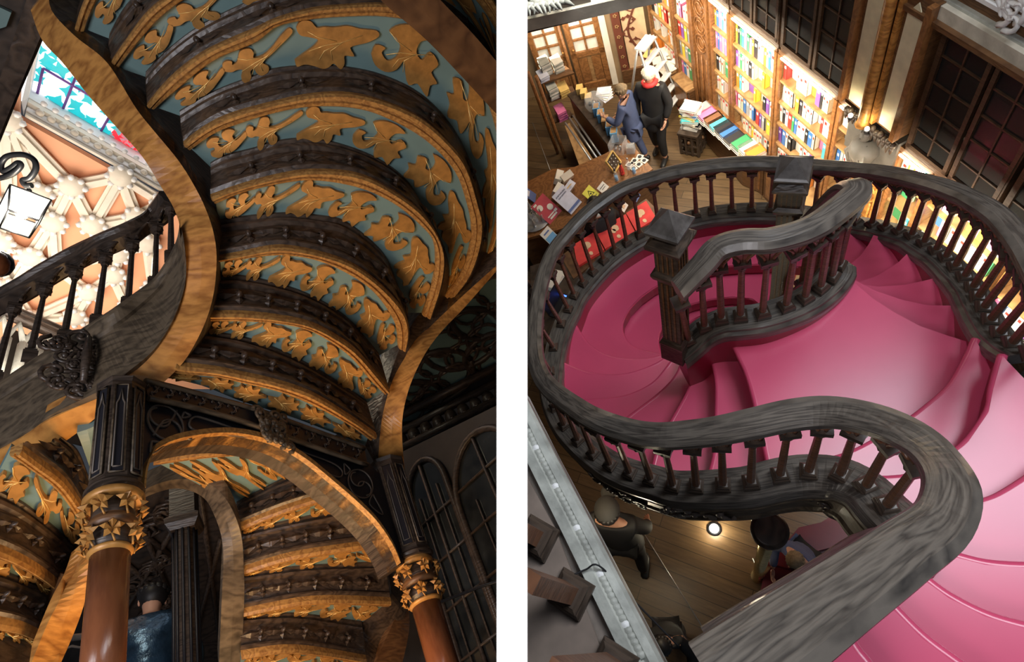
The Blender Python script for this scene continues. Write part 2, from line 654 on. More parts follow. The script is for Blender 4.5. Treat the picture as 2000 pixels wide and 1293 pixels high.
foots = [R(a, b, z) for a, b, z, c, d in PAIRS]
rails = [R(c, d, z + RH) for a, b, z, c, d in PAIRS]
flats = laterals(foots)
rlats = laterals(rails)
NEAR = [Rd(1400, 1345, .80), Rd(1520, 1255, .90), Rd(1650, 1162, 1.05), Rd(1775, 1072, 1.22), Rd(1852, 1010, 1.38)]
for p in NEAR:
    pass
bal = thing('balustrade', 'long dark oak balustrade snaking round the outer edge of the pink stair', 'balustrade', (0, 0, 0))
railpath = catmull(NEAR + rails[0:], 5)
mb = MB()
nl = laterals(railpath)
sweep(mb, railpath, RAIL_PROF, 'wood_rail')
mb.build('handrail', bal)
curbpath = catmull([p - V((0, 0, RH)) for p in NEAR] + foots, 4)
mb = MB()
sweep(mb, curbpath, CURB_PROF, 'wood_rail')
mb.build('base_rail', bal)
# inner pink skirt and outer oak string
cl = laterals(curbpath)
mb = MB()
rows = [[p + l * .098 + V((0, 0, -.05)), p + l * .098 + V((0, 0, -1.1)), p + l * .07 + V((0, 0, -1.1)), p + l * .07 + V((0, 0, -.05))] for p, l in zip(curbpath, cl)]
# the skirt goes no deeper than the void under the front of the stair allows
rows2 = []
for (a, b, c, d), p in zip(rows, curbpath):
    dz = 0.45
    rows2.append([a, V((a.x, a.y, p.z - dz)), V((c.x, c.y, p.z - dz)), d])
mb.grid(rows2, 'red_riser', closed=True, smooth=False, caps=True)
mb.build('skirting', bal)
mb = MB()
SP = [(-.09, -.06), (-.115, -.10), (-.105, -.14), (-.095, -.16), (-.095, -.36), (-.11, -.38), (-.11, -.42), (-.08, -.45), (-.05, -.45), (-.05, -.06)]
sweep(mb, curbpath, SP, 'wood_string')
mb.build('outer_string', bal)
balusters(bal, foots, rails, flats, skip=(0,))


def relief_cluster(root, c, n, w, h, mat='wood_dark', seed=1, name='carved_ornament'):
    """knot of carved scrolls and rosettes lying on a face with normal n"""
    rnd = random.Random(seed)
    n = n.normalized()
    up = (V((0, 0, 1)) - n * n.z).normalized()
    u = up.cross(n)
    mb = MB()
    for k in range(14):
        a = rnd.uniform(-1, 1) * w / 2
        b = rnd.uniform(-1, 1) * h / 2
        q = c + u * a + up * b
        r0 = rnd.uniform(.12, .22) * h
        s = rnd.choice((-1, 1))
        ph = rnd.uniform(0, 6.28)
        pts = []
        for i in range(12):
            t = i / 11
            ang = ph + s * t * 7
            rr = r0 * (1 - .8 * t)
            pts.append(q + u * rr * math.cos(ang) + up * rr * math.sin(ang) + n * (.004 + .012 * t))
        mb.tube(pts, [.012 * (1 - .4 * i / 11) for i in range(12)], mat, seg=5)
        mb.ball(q + n * .01, .016, mat, 6, 4)
    return mb.build(name, root)


for ix, (i, w) in enumerate([(12, .28), (8, .4), (3, .30), (11, .2)]):
    c = foots[i] - flats[i] * .10 + V((0, 0, -.26))
    relief_cluster(bal, c, -flats[i], w, .22, 'stone_brown' if i == 8 else 'wood_dark', i)

# ---------------- treads
stair = thing('staircase', 'crimson lacquered staircase with fan shaped steps sweeping round a broad landing', 'staircase')


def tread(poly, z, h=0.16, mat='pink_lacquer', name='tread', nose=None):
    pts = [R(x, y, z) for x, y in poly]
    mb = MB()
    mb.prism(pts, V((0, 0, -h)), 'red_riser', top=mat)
    if nose:
        c = catmull([R(x, y, z - .022) for x, y in nose], 6)
        mb.tube(c, .0225, mat, seg=8)
    return mb.build(name, stair)


# broad landing
e_n0 = [(1425, 640), (1433, 668), (1446, 697), (1458, 722), (1468, 752), (1476, 782), (1480, 800), (1494, 860), (1503, 905), (1508, 940)]
e_r0 = [(1646, 538), (1672, 555), (1705, 583), (1745, 609), (1795, 636), (1850, 655), (1891, 668)]
land = e_n0 + [(1560, 945), (1700, 950), (1800, 860), (1850, 800), (1900, 720), (1912, 680)] + list(reversed(e_r0)) + [(1600, 560), (1540, 610), (1450, 640)]
tread(land, 3.6, nose=e_n0, name='landing')
# descending fan on the right
z = 3.6
fr_ = [
    ([(1640, 530), (1660, 545), (1705, 583), (1745, 609), (1795, 636), (1850, 655), (1895, 668)], [(1900, 640), (1885, 598), (1878, 596), (1856, 597), (1810, 596), (1760, 585), (1710, 568), (1665, 545)]),
    ([(1640, 525), (1700, 560), (1760, 580), (1810, 592), (1900, 600)], [(1890, 570), (1840, 538), (1815, 546), (1770, 556), (1715, 560), (1680, 555)]),
    ([(1640, 520), (1700, 555), (1760, 560), (1815, 550), (1860, 540)], [(1830, 520), (1777, 490), (1755, 512), (1715, 538), (1680, 550), (1660, 545)]),
    ([(1630, 520), (1670, 548), (1720, 535), (1762, 505), (1790, 490)], [(1760, 475), (1706, 459), (1696, 478), (1680, 500), (1650, 525), (1640, 530)]),
    ([(1620, 520), (1645, 528), (1680, 500), (1700, 475), (1720, 455)], [(1690, 450), (1653, 455), (1640, 470), (1620, 500)])]
for k, (a, b) in enumerate(fr_):
    a = [(x - 4, y + 22) for x, y in a]
    tread(a + b, 3.6 - .2 * (k + 1))
# ascending flight on the right
EA = [
    [(1580, 912), (1625, 900), (1670, 885), (1723, 857), (1770, 828), (1805, 803), (1856, 758), (1888, 705), (1899, 680), (1906, 664)],
    [(1660, 950), (1700, 940), (1774, 934), (1830, 910), (1889, 866), (1931, 805), (1940, 760), (1958, 695)],
    [(1700, 1010), (1760, 1000), (1850, 998), (1924, 983), (1970, 962), (2040, 915), (2080, 880)],
    [(1740, 1060), (1800, 1072), (1853, 1085), (1924, 1103), (2000, 1109), (2060, 1105), (2120, 1090)],
    [(1740, 1080), (1801, 1130), (1853, 1168), (1924, 1204), (2000, 1227), (2060, 1238), (2120, 1245)],
    [(1700, 1140), (1746, 1192), (1800, 1246), (1862, 1293), (1930, 1340)],
    [(1640, 1225), (1670, 1272), (1687, 1293), (1740, 1360)]]
close = [[(1925, 700), (1965, 760), (2000, 880), (1960, 1000), (1800, 1030), (1640, 960)],
         [(2020, 760), (2080, 850), (2080, 960), (1960, 1050), (1800, 1050), (1700, 1000)],
         [(2120, 960), (2120, 1150), (1950, 1150), (1780, 1120), (1720, 1060)],
         [(2140, 1200), (2120, 1290), (1930, 1260), (1740, 1130), (1720, 1090)],
         [(2130, 1380), (1900, 1380), (1780, 1280), (1680, 1150)],
         [(1930, 1420), (1760, 1380), (1620, 1240), (1640, 1190)],
         [(1740, 1400), (1600, 1400), (1560, 1300)]]
for k, (a, b) in enumerate(zip(EA, close)):
    tread(a + b, 3.6 + .2 * (k + 1), nose=a)
# descending fan on the left, each nosing curve bounds the step above it
NL = [
    e_n0,
    [(1385, 660), (1391, 690), (1399, 725), (1403, 760), (1402, 815), (1400, 880), (1385, 945)],
    [(1360, 670), (1362, 700), (1356, 740), (1342, 775), (1318, 818), (1290, 870), (1275, 930)],
    [(1340, 678), (1334, 710), (1318, 742), (1285, 775), (1236, 812), (1190, 850), (1150, 880)],
    [(1327, 684), (1308, 715), (1275, 752), (1220, 777), (1152, 784), (1100, 790), (1080, 785)],
    [(1318, 688), (1285, 712), (1235, 731), (1190, 736), (1150, 731), (1120, 721), (1080, 702)],
    [(1312, 690), (1270, 703), (1230, 705), (1190, 699), (1160, 684), (1138, 662), (1112, 618)]]
for k in range(1, 7):
    up, lo = NL[k - 1], NL[k]
    poly = lo + list(reversed([(x + (8 if k < 4 else 0), y + (0 if k < 4 else 6)) for x, y in up]))
    tread(poly, 3.6 - .23 * k, nose=lo)
# lower landing behind, and the concentric steps sinking between the newels
n7 = [(1320, 700), (1290, 695), (1250, 686), (1226, 672), (1214, 650), (1215, 628), (1228, 603), (1250, 580), (1275, 562), (1300, 548), (1340, 533), (1400, 521), (1460, 516), (1520, 514), (1560, 520)]
out7 = [(1600, 520), (1660, 500), (1640, 440), (1560, 425), (1480, 422), (1400, 428), (1330, 442), (1270, 465), (1210, 500), (1160, 545), (1125, 590), (1105, 640), (1095, 690), (1160, 720), (1260, 725)]
n8 = [(1310, 705), (1290, 692), (1283, 670), (1288, 645), (1302, 625), (1322, 608), (1350, 593), (1390, 583), (1430, 579), (1470, 583), (1492, 600), (1500, 625)]
n9 = [(1330, 700), (1315, 680), (1325, 650), (1350, 625), (1390, 605), (1440, 598), (1480, 615), (1490, 640)]
tread(n7 + out7, 2.0, nose=n7)
tread(n8 + [(1530, 600), (1560, 515), (1460, 505), (1390, 510), (1330, 522), (1270, 550), (1225, 590), (1205, 630), (1215, 680), (1260, 710)], 1.8, nose=n8)
tread(n9 + [(1520, 610), (1480, 570), (1430, 568), (1380, 572), (1320, 595), (1275, 640), (1275, 690)], 1.6, nose=n9)
tread([(1280, 640), (1340, 590), (1420, 570), (1500, 570), (1530, 640), (1480, 700), (1380, 720), (1300, 710)], 1.4, name='tread')

# ---------------- inner balustrade with its two newels
IN = [(1345, 668, 3.62, 1322, 560), (1376, 641, 3.72, 1368, 512), (1409, 626, 3.78, 1402, 476), (1446, 621, 3.8, 1450, 462), (1489, 615, 3.8, 1503, 460),
      (1535, 601, 3.78, 1560, 446), (1572, 585, 3.76, 1600, 428), (1602, 565, 3.74, 1632, 405), (1624, 544, 3.72, 1658, 384), (1637, 522, 3.7, 1676, 366)]
ifo = [R(a, b, z) for a, b, z, c, d in IN]
ira = [R(c, d, z + RH + .1) for a, b, z, c, d in IN]
ib = thing('balustrade', 'short inner balustrade curving between the two newel posts above the landing', 'balustrade')
turn_r = [R(1672, 352, 4.62), R(1655, 352, 4.5), R(1625, 376, 4.2), R(1590, 408, 3.85), R(1560, 430, 3.6)]
turn_f = [p - V((0, 0, RH + .1)) for p in turn_r]
mb = MB()
sweep(mb, catmull(ira + turn_r, 5), RAIL_PROF, 'wood_rail')
mb.build('handrail', ib)
mb = MB()
ic = catmull([ifo[0] - (ifo[1] - ifo[0]) * .6] + ifo + turn_f[1:], 5)
sweep(mb, ic, CURB_PROF, 'wood_rail')
mb.build('base_rail', ib)
mb = MB()
sweep(mb, ic, [(-.10, -.1), (.10, -.1), (.10, -.5), (-.10, -.5)], 'red_riser')
mb.build('skirting', ib)
balusters(ib, ifo, ira, laterals(ifo), cap=.78)
balusters(ib, turn_f[1:4], turn_r[1:4], laterals(turn_f)[1:4], cap=.78)


def newel(label, foot, H, rz, apex, sx=.64):
    t = thing('newel_post', label, 'newel post', foot, rz=rz)
    ax = (apex - foot).normalized()
    q = V((0, 0, 1)).rotation_difference(ax).to_matrix().to_4x4()
    t.matrix_world = Matrix.Translation(foot) @ q @ Matrix.Rotation(rz, 4, 'Z') @ Matrix.Diagonal((sx, sx, 1, 1))
    mb = MB()
    w = .095
    mb.lathe([(.12, -.12), (.12, .06), (.125, .08), (.115, .10), (w, .12)], 'wood_dark', sq=True)
    mb.build('plinth', t)
    mb = MB()
    mb.lathe([(w, .11), (w, H - .42)], 'wood_dark', sq=True)
    for k in range(4):
        q = Matrix.Rotation(k * PI / 2, 3, 'Z')
        for xx in (-.05, 0, .05):
            mb.box(q @ V((xx, w + .004, (H - .3) / 2)), (.018, .016, H - .58) if k % 2 == 0 else (.016, .018, H - .58), 'wood_brown')
    mb.build('shaft', t)
    mb = MB()
    mb.lathe([(w, H - .43), (.12, H - .41), (.135, H - .38), (.135, H - .36), (.10, H - .345), (.10, H - .16)], 'wood_dark', sq=True)
    for k in range(4):
        q = Matrix.Rotation(k * PI / 2, 3, 'Z')
        for xx in (-.066, -.022, .022, .066):
            c = q @ V((xx, .104, H - .25))
            mb.box(c, (.012, .012, .16) if k % 2 == 0 else (.012, .012, .16), 'wood_brown')
    mb.lathe([(.10, H - .17), (.15, H - .145), (.155, H - .12), (.10, H - .085)], 'wood_dark', sq=True)
    mb.build('necking', t)
    mb = MB()
    mb.lathe([(.085, H - .10), (.085, H - .06), (.125, H - .045), (.145, H - .03), (.145, H - .015), (.125, H - .005), (.118, H + .0), (0.001, H + .095)], 'wood_cap', sq=True)
    mb.build('pyramid_cap', t)
    return t


nl_foot = R(1322, 672, 3.62)
newel('dark newel post with pyramid cap at the near left end of the inner balustrade', nl_foot, 1.16, math.radians(25), R(1305, 408, 3.62 + 1.25))
nr_foot = R(1520, 598, 2.1)
newel('dark newel post with pyramid cap standing behind the inner balustrade', nr_foot, 2.02, math.radians(38), R(1553, 305, 2.1 + 2.12), .68)
# ================================================================== RIGHT HALL: the shop round the stair
mb = MB()
fl = [R(1003, -40, 0), R(1003, 1340, 0), R(2080, 1340, 0), R(2080, 620, 0), R(1500, -40, 0)]
mb.prism(fl, V((0, 0, -.1)), 'floor_planks')
struct(mb.build('floor'))
mb = MB()
for a, b in (((1500, 1095), (1412, 880)), ((1560, 1300), (1470, 1090)), ((1395, 1262), (1238, 1010)), ((1040, 240), (1085, 360))):
    p, q = R(a[0], a[1], .004), R(b[0], b[1], .004)
    mb.tube([p, q], .006, 'aluminium', seg=4)
tag(mb.build('floor_inlay'), None, None, kind='structure').name = 'trim_1'

WA = R(1430, 25, 2.35)
WD = (R(1636, 190, 2.35) - WA).normalized()
WN = V((0, 0, 1)).cross(WD) * 1.0
if WN.dot(CAM - WA) < 0:
    WN = -WN
WA.z = 0


def W(s, z, out=0.0):
    return WA + WD * s + WN * out + V((0, 0, z))


WROT = Matrix((WD, WN, V((0, 0, 1)))).transposed()      # local x along the wall, y into the room, z up
WM = Matrix.Translation(WA) @ WROT.to_4x4()


def wbox(mb, s0, s1, z0, z1, o0, o1, mat):
    c = W((s0 + s1) / 2, (z0 + z1) / 2, (o0 + o1) / 2)
    return mb.box(c, (abs(s1 - s0), abs(o1 - o0), z1 - z0), mat, WROT)


mb = MB()
wbox(mb, -2.6, 5.4, 0, 8, -.5, -.36, 'wall_dark')
struct(mb.build('wall_right'))
mb = MB()
plain('stone_cream', (.62, .57, .47), .55, var=.2, scale=8, bump=.4)
wbox(mb, 1.0, 5.4, 3.70, 3.74, -.3, .13, 'wood_brown')
wbox(mb, 1.0, 5.4, 3.74, 3.84, -.3, .09, 'stone_cream')
wbox(mb, 1.0, 5.4, 3.84, 3.86, -.3, .05, 'stone_pale')
wbox(mb, 1.0, 5.4, 3.86, 3.96, -.3, .01, 'wood_brown')
wbox(mb, 1.0, 5.4, 3.96, 3.99, -.3, .05, 'plaster_white')
wbox(mb, 1.0, 5.4, 3.99, 4.02, -.3, .02, 'wood_brown')
wbox(mb, 1.0, 5.4, 4.02, 4.045, -.3, .035, 'plaster_white')
wbox(mb, 1.0, 5.4, 4.045, 6.5, -.3, -.02, 'wood_shelf')
struct(mb.build('trim_cornice'))
cc = W(3.22, 4.05, .08)
mb = MB()
for k in range(9):
    a = k * 2.2
    pts = [cc + WD * (.09 * math.cos(a + t * .5) * (1 - t / 9) + .04 * math.sin(k)) + V((0, 0, .10 * math.sin(a + t * .5) * (1 - t / 9) + .05 * math.cos(k * 1.7))) + WN * .02 * t / 8 for t in range(8)]
    mb.tube(pts, [.022 - .002 * t for t in range(8)], 'plaster_white', seg=6)
tag(mb.build('acanthus_ornament'), 'white plaster acanthus scroll on the cornice in the top corner', 'ornament')

# ---------- bookcases along the wall
BAYS = [  # s0, s1, shelf heights, top
    (-2.22, -1.50, [.62, .95, 1.28, 1.61], 2.35, 'far bookcase by ladder'),
    (-1.44, -.99, [.62, .95, 1.28, 1.61], 2.35, 'bookcase left of oak panel'),
    (-.44, -.04, [.62, .95, 1.29, 1.63, 1.97], 2.35, 'bookcase right of oak panel'),
    (.02, .88, [.62, .97, 1.30, 1.63, 1.97], 2.35, 'bookcase behind book table'),
    (.95, 1.86, [.70, 1.04, 1.38, 1.71, 2.02], 2.35, 'wide bookcase left of slim one'),
    (1.93, 2.27, [.75, 1.10, 1.45, 1.80, 2.05], 2.35, 'slim bookcase by stone figure'),
    (2.74, 3.10, [1.00, 1.36, 1.70, 2.02], 2.35, 'bookcase right of yellow panel'),
    (3.16, 4.00, [1.00, 1.36, 1.70, 2.02], 2.35, 'bookcase behind right balusters'),
    (4.08, 4.95, [1.00, 1.36, 1.70, 2.02], 2.35, 'rightmost bookcase')]
COLS = {'red': (.65, .05, .04), 'blue': (.06, .20, .55), 'yellow': (.85, .65, .06), 'green': (.06, .34, .14), 'white': (.85, .84, .80),
        'black': (.03, .03, .035), 'pink': (.85, .22, .45), 'orange': (.85, .30, .05), 'purple': (.25, .10, .42), 'turquoise': (.10, .55, .62),
        'cream': (.80, .72, .52), 'brown': (.26, .12, .06), 'grey': (.40, .40, .42), 'lilac': (.55, .42, .70)}
BOOKM = {}
for cn, c in COLS.items():
    plain('cover_' + cn, c, 0.4, var=0.10, scale=25)
    mb = MB()
    # unit book: x thickness, y depth (spine at +y), z height, origin at the bottom centre
    mb.box((-.46, 0, .5), (.08, 1, 1), 'cover_' + cn)
    mb.box((.46, 0, .5), (.08, 1, 1), 'cover_' + cn)
    mb.box((0, .47, .5), (1, .06, 1), 'cover_' + cn)
    mb.box((0, -.02, .5), (.86, .92, .96), 'paper')
    mb.box((0, .502, .74), (.5, .01, .16), 'paper' if cn not in ('white', 'cream') else 'cover_red')
    BOOKM[cn] = mb.mesh('book')
ORD = ['bottom', 'second', 'third', 'fourth', 'top']
NB = 0
SEEN = set()
rnd = random.Random(11)
LIGHT_BAYS = {2, 3, 4, 5, 7}
for bi, (s0, s1, zs, top, desc) in enumerate(BAYS):
    case = thing('bookcase', 'lit wooden ' + desc, 'bookcase', W((s0 + s1) / 2, 0, 0), rz=0)
    case.matrix_world = Matrix.Translation(W((s0 + s1) / 2, 0, 0)) @ WROT.to_4x4()
    w = s1 - s0
    mb = MB()
    mb.box((0, -.29, top / 2), (w + .04, .02, top), 'wood_shelf')
    for sg in (-1, 1):
        mb.box((sg * (w / 2 + .012), -.14, top / 2), (.022, .30, top), 'wood_shelf')
        mb.box((sg * (w / 2 + .003), .02, top / 2), (.044, .03, top), 'wood_counter')
    mb.box((0, -.14, top + .03), (w + .04, .34, .06), 'wood_brown')
    mb.build('body', case)
    mb = MB()
    mb.box((0, -.05, zs[0] / 2 - .02), (w + .04, .36, zs[0] - .02), 'wood_brown')
    nd = 2 if w > .6 else 1
    for k in range(nd):
        xw = w / nd
        mb.box((-w / 2 + xw * (k + .5), .135, zs[0] / 2), (xw * .8, .02, zs[0] * .75), 'wood_counter')
    mb.build('base_cupboard', case)
    for z in zs:
        mb = MB()
        mb.box((0, -.13, z - .014), (w, .30 + (.30 if z == zs[0] else 0), .028), 'wood_shelf')
        mb.build('shelf', case)
    # LED strip under the cabinet above the shelves
    mb = MB()
    mb.box((0, .045, top - .012), (w * .9, .02, .012), 'bulb')
    mb.build('lamp_strip', case)
    e = {0: 7, 1: 4, 2: 6, 3: 13, 4: 10, 5: 4, 6: 4, 7: 16, 8: 12}[bi]
    area('bookcase_fill', Matrix.Translation(W((s0 + s1) / 2, 0, 0)) @ WROT.to_4x4(), (0, .70, top - .05), (0, -.25, 1.15), w * .8, .12, e * 2.8, (1.0, .88, .68))  # unseen area light added out in the room, in place of the strip's light
    for zi, z in enumerate(zs):
        topz = (zs[zi + 1] if zi + 1 < len(zs) else top) - .04
        x = -w / 2 + .02
        rowbooks = []
        while x < w / 2 - .05 and NB < 286:
            r = rnd.random()
            t = rnd.uniform(.034, .075) if bi not in (0, 1) else rnd.uniform(.05, .09)
            h = min(topz - z - .02, rnd.uniform(.20, .27))
            cn = rnd.choice(['red', 'blue', 'yellow', 'green', 'white', 'white', 'white', 'white', 'white', 'cream', 'cream', 'cream', 'black', 'pink', 'orange', 'purple', 'turquoise', 'grey'])
            lean = rnd.random() < .10
            face = rnd.random() < .12
            if face:
                t = rnd.uniform(.13, .17)
            if x + t > w / 2 - .01:
                break
            if rnd.random() < .08:
                x += .04
            o = bpy.data.objects.new('book', BOOKM[cn])
            COL.objects.link(o)
            dep = rnd.uniform(.15, .19)
            m = WM @ Matrix.Translation(V(((s0 + s1) / 2 + x + t / 2, -.02 - dep / 2, z)))
            if face:
                m = m @ Matrix.Rotation(PI / 2, 4, 'Z') @ Matrix.Rotation(0, 4, 'X') @ Matrix.Diagonal((.03, t, h, 1))
            else:
                if lean:
                    m = m @ Matrix.Rotation(rnd.uniform(-.12, .12), 4, 'Y')
                m = m @ Matrix.Diagonal((t, dep, h, 1))
            o.matrix_world = m
            row = 'top' if zi == len(zs) - 1 else ORD[zi]
            how = 'facing out' if face else ('leaning' if lean else 'upright')
            rowbooks.append((o, cn, how, row))
            x += t + .003
            NB += 1
        for q, (o, cn, how, row) in enumerate(rowbooks):
            nb = ('after a %s one' % rowbooks[q - 1][1]) if q else 'first in row'
            lb = '%s book %s, %s, %s shelf, %s' % (cn, how, nb, row, desc)
            if lb in SEEN and q + 1 < len(rowbooks):
                lb = '%s book %s between %s and %s ones, %s shelf, %s' % (cn, how.split()[0], rowbooks[q - 1][1], rowbooks[q + 1][1], row, desc)
            if lb in SEEN:
                lb = '%s book, number %s along, %s shelf, %s' % (cn, ('one two three four five six seven eight nine ten eleven twelve thirteen fourteen fifteen sixteen seventeen eighteen nineteen twenty'.split() + ['last'] * 30)[q], row, desc)
            SEEN.add(lb)
            tag(o, lb, 'book', lb)

# carved oak panel between bookcases, and the yellow carved panel under the figure
for (s0, s1, z0, z1, lab, mat) in ((-.93, -.50, .35, 2.35, 'tall carved oak panel with gothic tracery between two bookcases', 'wood_counter'), (2.31, 2.68, .9, 2.0, 'brightly lit yellow oak carved panel below the grey figure', 'wood_oak')):
    mb = MB()
    wbox(mb, s0, s1, z0 - .3, z1, -.28, .02, mat)
    wbox(mb, s0, s0 + .05, z0, z1, .02, .05, mat)
    wbox(mb, s1 - .05, s1, z0, z1, .02, .05, mat)
    for k in range(3):
        a = s0 + .09 + (s1 - s0 - .18) * k / 2
        mb.tube([W(a, z0, .03), W(a, z0 + (z1 - z0) * .5, .03)], .014, mat, seg=6)
    for j in range(3):
        zc = z0 + (z1 - z0) * (.6 + .13 * j)
        for r in (.13, .08):
            mb.tube([W((s0 + s1) / 2 + r * math.cos(t * PI / 8), zc + r * math.sin(t * PI / 8), .03) for t in range(17)], .012, mat, seg=5)
    tag(mb.build('oak_carving'), lab, 'carving')
area('panel_lamp_glow', MR, W(2.5, 2.1, .5), W(2.5, 1.4, 0), .3, .06, 3, (1, .8, .5))

# ---------- upper glazed cabinets
lab_i = 0
CABS = [(-.98, -.02, 2.46, 3.72, 'farthest'), (.02, .92, 2.46, 3.72, 'second'), (.96, 1.98, 2.46, 3.72, 'third'), (2.78, 3.72, 2.46, 3.69, 'first past the lit pilaster'), (3.76, 4.8, 2.46, 3.69, 'last past the lit pilaster')]
for s0, s1, z0, z1, which in CABS:
    w = s1 - s0
    cab = thing('glazed_cabinet', 'dark glazed upper cabinet with gridded doors, %s along the wall' % which, 'cabinet')
    cab.matrix_world = Matrix.Translation(W((s0 + s1) / 2, 0, 0)) @ WROT.to_4x4()
    mb = MB()
    mb.box((0, -.28, (z0 + z1) / 2), (w, .02, z1 - z0), 'wall_dark')
    mb.box((0, -.14, z0 - .03), (w, .34, .06), 'wood_cabinet')
    mb.box((0, -.14, z1), (w, .30, .04), 'wood_cabinet')
    for sg in (-1, 1):
        mb.box((sg * (w / 2 - .025), -.12, (z0 + z1) / 2), (.05, .32, z1 - z0), 'wood_cabinet')
    mb.build('body', cab)
    for k in range(2):
        cx = (-.25 + .5 * k) * w
        dw = w / 2 - .03
        mb = MB()
        for sg in (-1, 1):
            mb.box((cx + sg * (dw / 2 - .018), .03, (z0 + z1) / 2), (.036, .035, z1 - z0 - .04), 'wood_cabinet')
            mb.box((cx, .03, (z0 + z1) / 2 + sg * ((z1 - z0) / 2 - .04)), (dw, .035, .04), 'wood_cabinet')
        mb.box((cx, .025, (z0 + z1) / 2), (.014, .02, z1 - z0 - .06), 'wood_cabinet')
        for r in range(1, 5):
            mb.box((cx, .025, z0 + (z1 - z0) * r / 5), (dw - .03, .02, .014), 'wood_cabinet')
        d = mb.build('cabinet_door', cab)
        mb = MB()
        mb.box((cx, .02, (z0 + z1) / 2), (dw - .05, .004, z1 - z0 - .08), 'pane_dark')
        mb.build('pane', d)
    mb = MB()
    for r in (2.9, 3.3):
        mb.box((0, -.15, r), (w - .06, .2, .02), 'wood_cabinet')
    mb.build('shelf', cab)

# ---------- lit pilaster with two uplights and the stone figure below it
pil = thing('pilaster', 'oak pilaster with two cream niches lit from below', 'pilaster')
pil.matrix_world = Matrix.Translation(W(2.38, 0, 0)) @ WROT.to_4x4()
mb = MB()
mb.box((0, -.05, 3.2), (.72, .3, 1.3), 'wood_brown')
mb.lathe([(.07, 2.5), (.05, 2.56), (.045, 3.75), (.07, 3.85)], 'wood_oak', seg=8, c=(-.0, .16, 0))
for x in (-.34, .34):
    mb.box((x, .13, 3.2), (.05, .06, 1.3), 'wood_counter')
for x in (-.07, .07):
    mb.box((x, .12, 3.2), (.03, .05, 1.3), 'wood_oak')
mb.build('shaft', pil)
for x in (-.2, .2):
    mb = MB()
    mb.box((x, .104, 3.13), (.16, .01, 1.1), 'lamp_cream')
    pts = [V((x - .08, .105, 3.68)), V((x, .105, 3.80)), V((x + .08, .105, 3.68))]
    mb.prism(pts, V((0, .008, 0)), 'lamp_cream')
    mb.build('niche', pil)
for x in (-.12, .10):
    l = thing('uplight', 'small bright uplight at the foot of the pilaster, %s niche' % ('left' if x < 0 else 'right'), 'lamp')
    l.matrix_world = Matrix.Translation(W(2.38 + x, 2.52, .2)) @ WROT.to_4x4()
    mb = MB()
    mb.lathe([(.012, -.03), (.026, 0), (.026, .02)], 'iron', seg=10)
    mb.build('lamp_base', l)
    mb = MB()
    mb.ball((0, 0, .03), .020, 'bulb', 10, 6)
    mb.build('bulb', l)
    point('uplight_glow', MR, W(2.38 + x * 1.3, 2.60, .22), 1.3, (1, .85, .5), .02)
plain('stone_grey', (.085, .075, .065), .6, var=.2, scale=12)
cor = thing('stone_figure', 'grey stone bust on a carved bracket beneath the lit pilaster', 'sculpture')
cor.matrix_world = Matrix.Translation(W(2.42, 0, 0)) @ WROT.to_4x4()
mb = MB()
mb.box((0, .0, 2.2), (.62, .12, .5), 'stone_grey')
mb.lathe([(.05, 1.95), (.10, 2.05), (.15, 2.17), (.13, 2.25), (.07, 2.29), (.05, 2.31)], 'stone_grey', seg=14, c=(0, .10, 0))
for k in range(7):
    a = k * .45 - 1.3
    mb.tube([V((.05 * math.sin(a), .14, 2.28)), V((.12 * math.sin(a), .22, 2.15)), V((.09 * math.sin(a), .18, 1.98))], .016, 'stone_grey', seg=6)
mb.build('bust', cor)
mb = MB()
mb.ball((0, .13, 2.37), .06, 'stone_grey', 12, 8, (.85, 1, 1.15))
mb.ball((0, .19, 2.36), .012, 'stone_grey', 6, 4)
for k in range(8):
    mb.ball((.05 * math.cos(k), .12 + .04 * math.sin(k), 2.42 - .01 * (k % 3)), .022, 'stone_grey', 6, 4)
mb.build('head', cor)
mb = MB()
for k in range(13):
    x = -.3 + .05 * k
    mb.ball((x, .12, 2.47 + .02 * (k % 2)), .034, 'wood_dark', 7, 5)
    mb.lathe([(.005, 2.36 - .02 * (k % 2)), (.018, 2.40), (.022, 2.46)], 'wood_dark', seg=6, c=(x, .12, 0))
mb.build('carved_bracket', cor)

# ---------- end wall with the glazed doors and the painted panel
C0 = W(-2.32, 0, 0)
E0 = R(1132, 178, 0)
ED = (C0 - E0)
EL = ED.length
ED.normalize()
EN = V((0, 0, 1)).cross(ED)
if EN.dot(CAM - E0) < 0:
    EN = -EN
EROT = Matrix((ED, EN, V((0, 0, 1)))).transposed()
EM = Matrix.Translation(E0) @ EROT.to_4x4()


def ebox(mb, s0, s1, z0, z1, o0, o1, mat):
    return mb.box(E0 + ED * (s0 + s1) / 2 + EN * (o0 + o1) / 2 + V((0, 0, (z0 + z1) / 2)), (abs(s1 - s0), abs(o1 - o0), z1 - z0), mat, EROT)


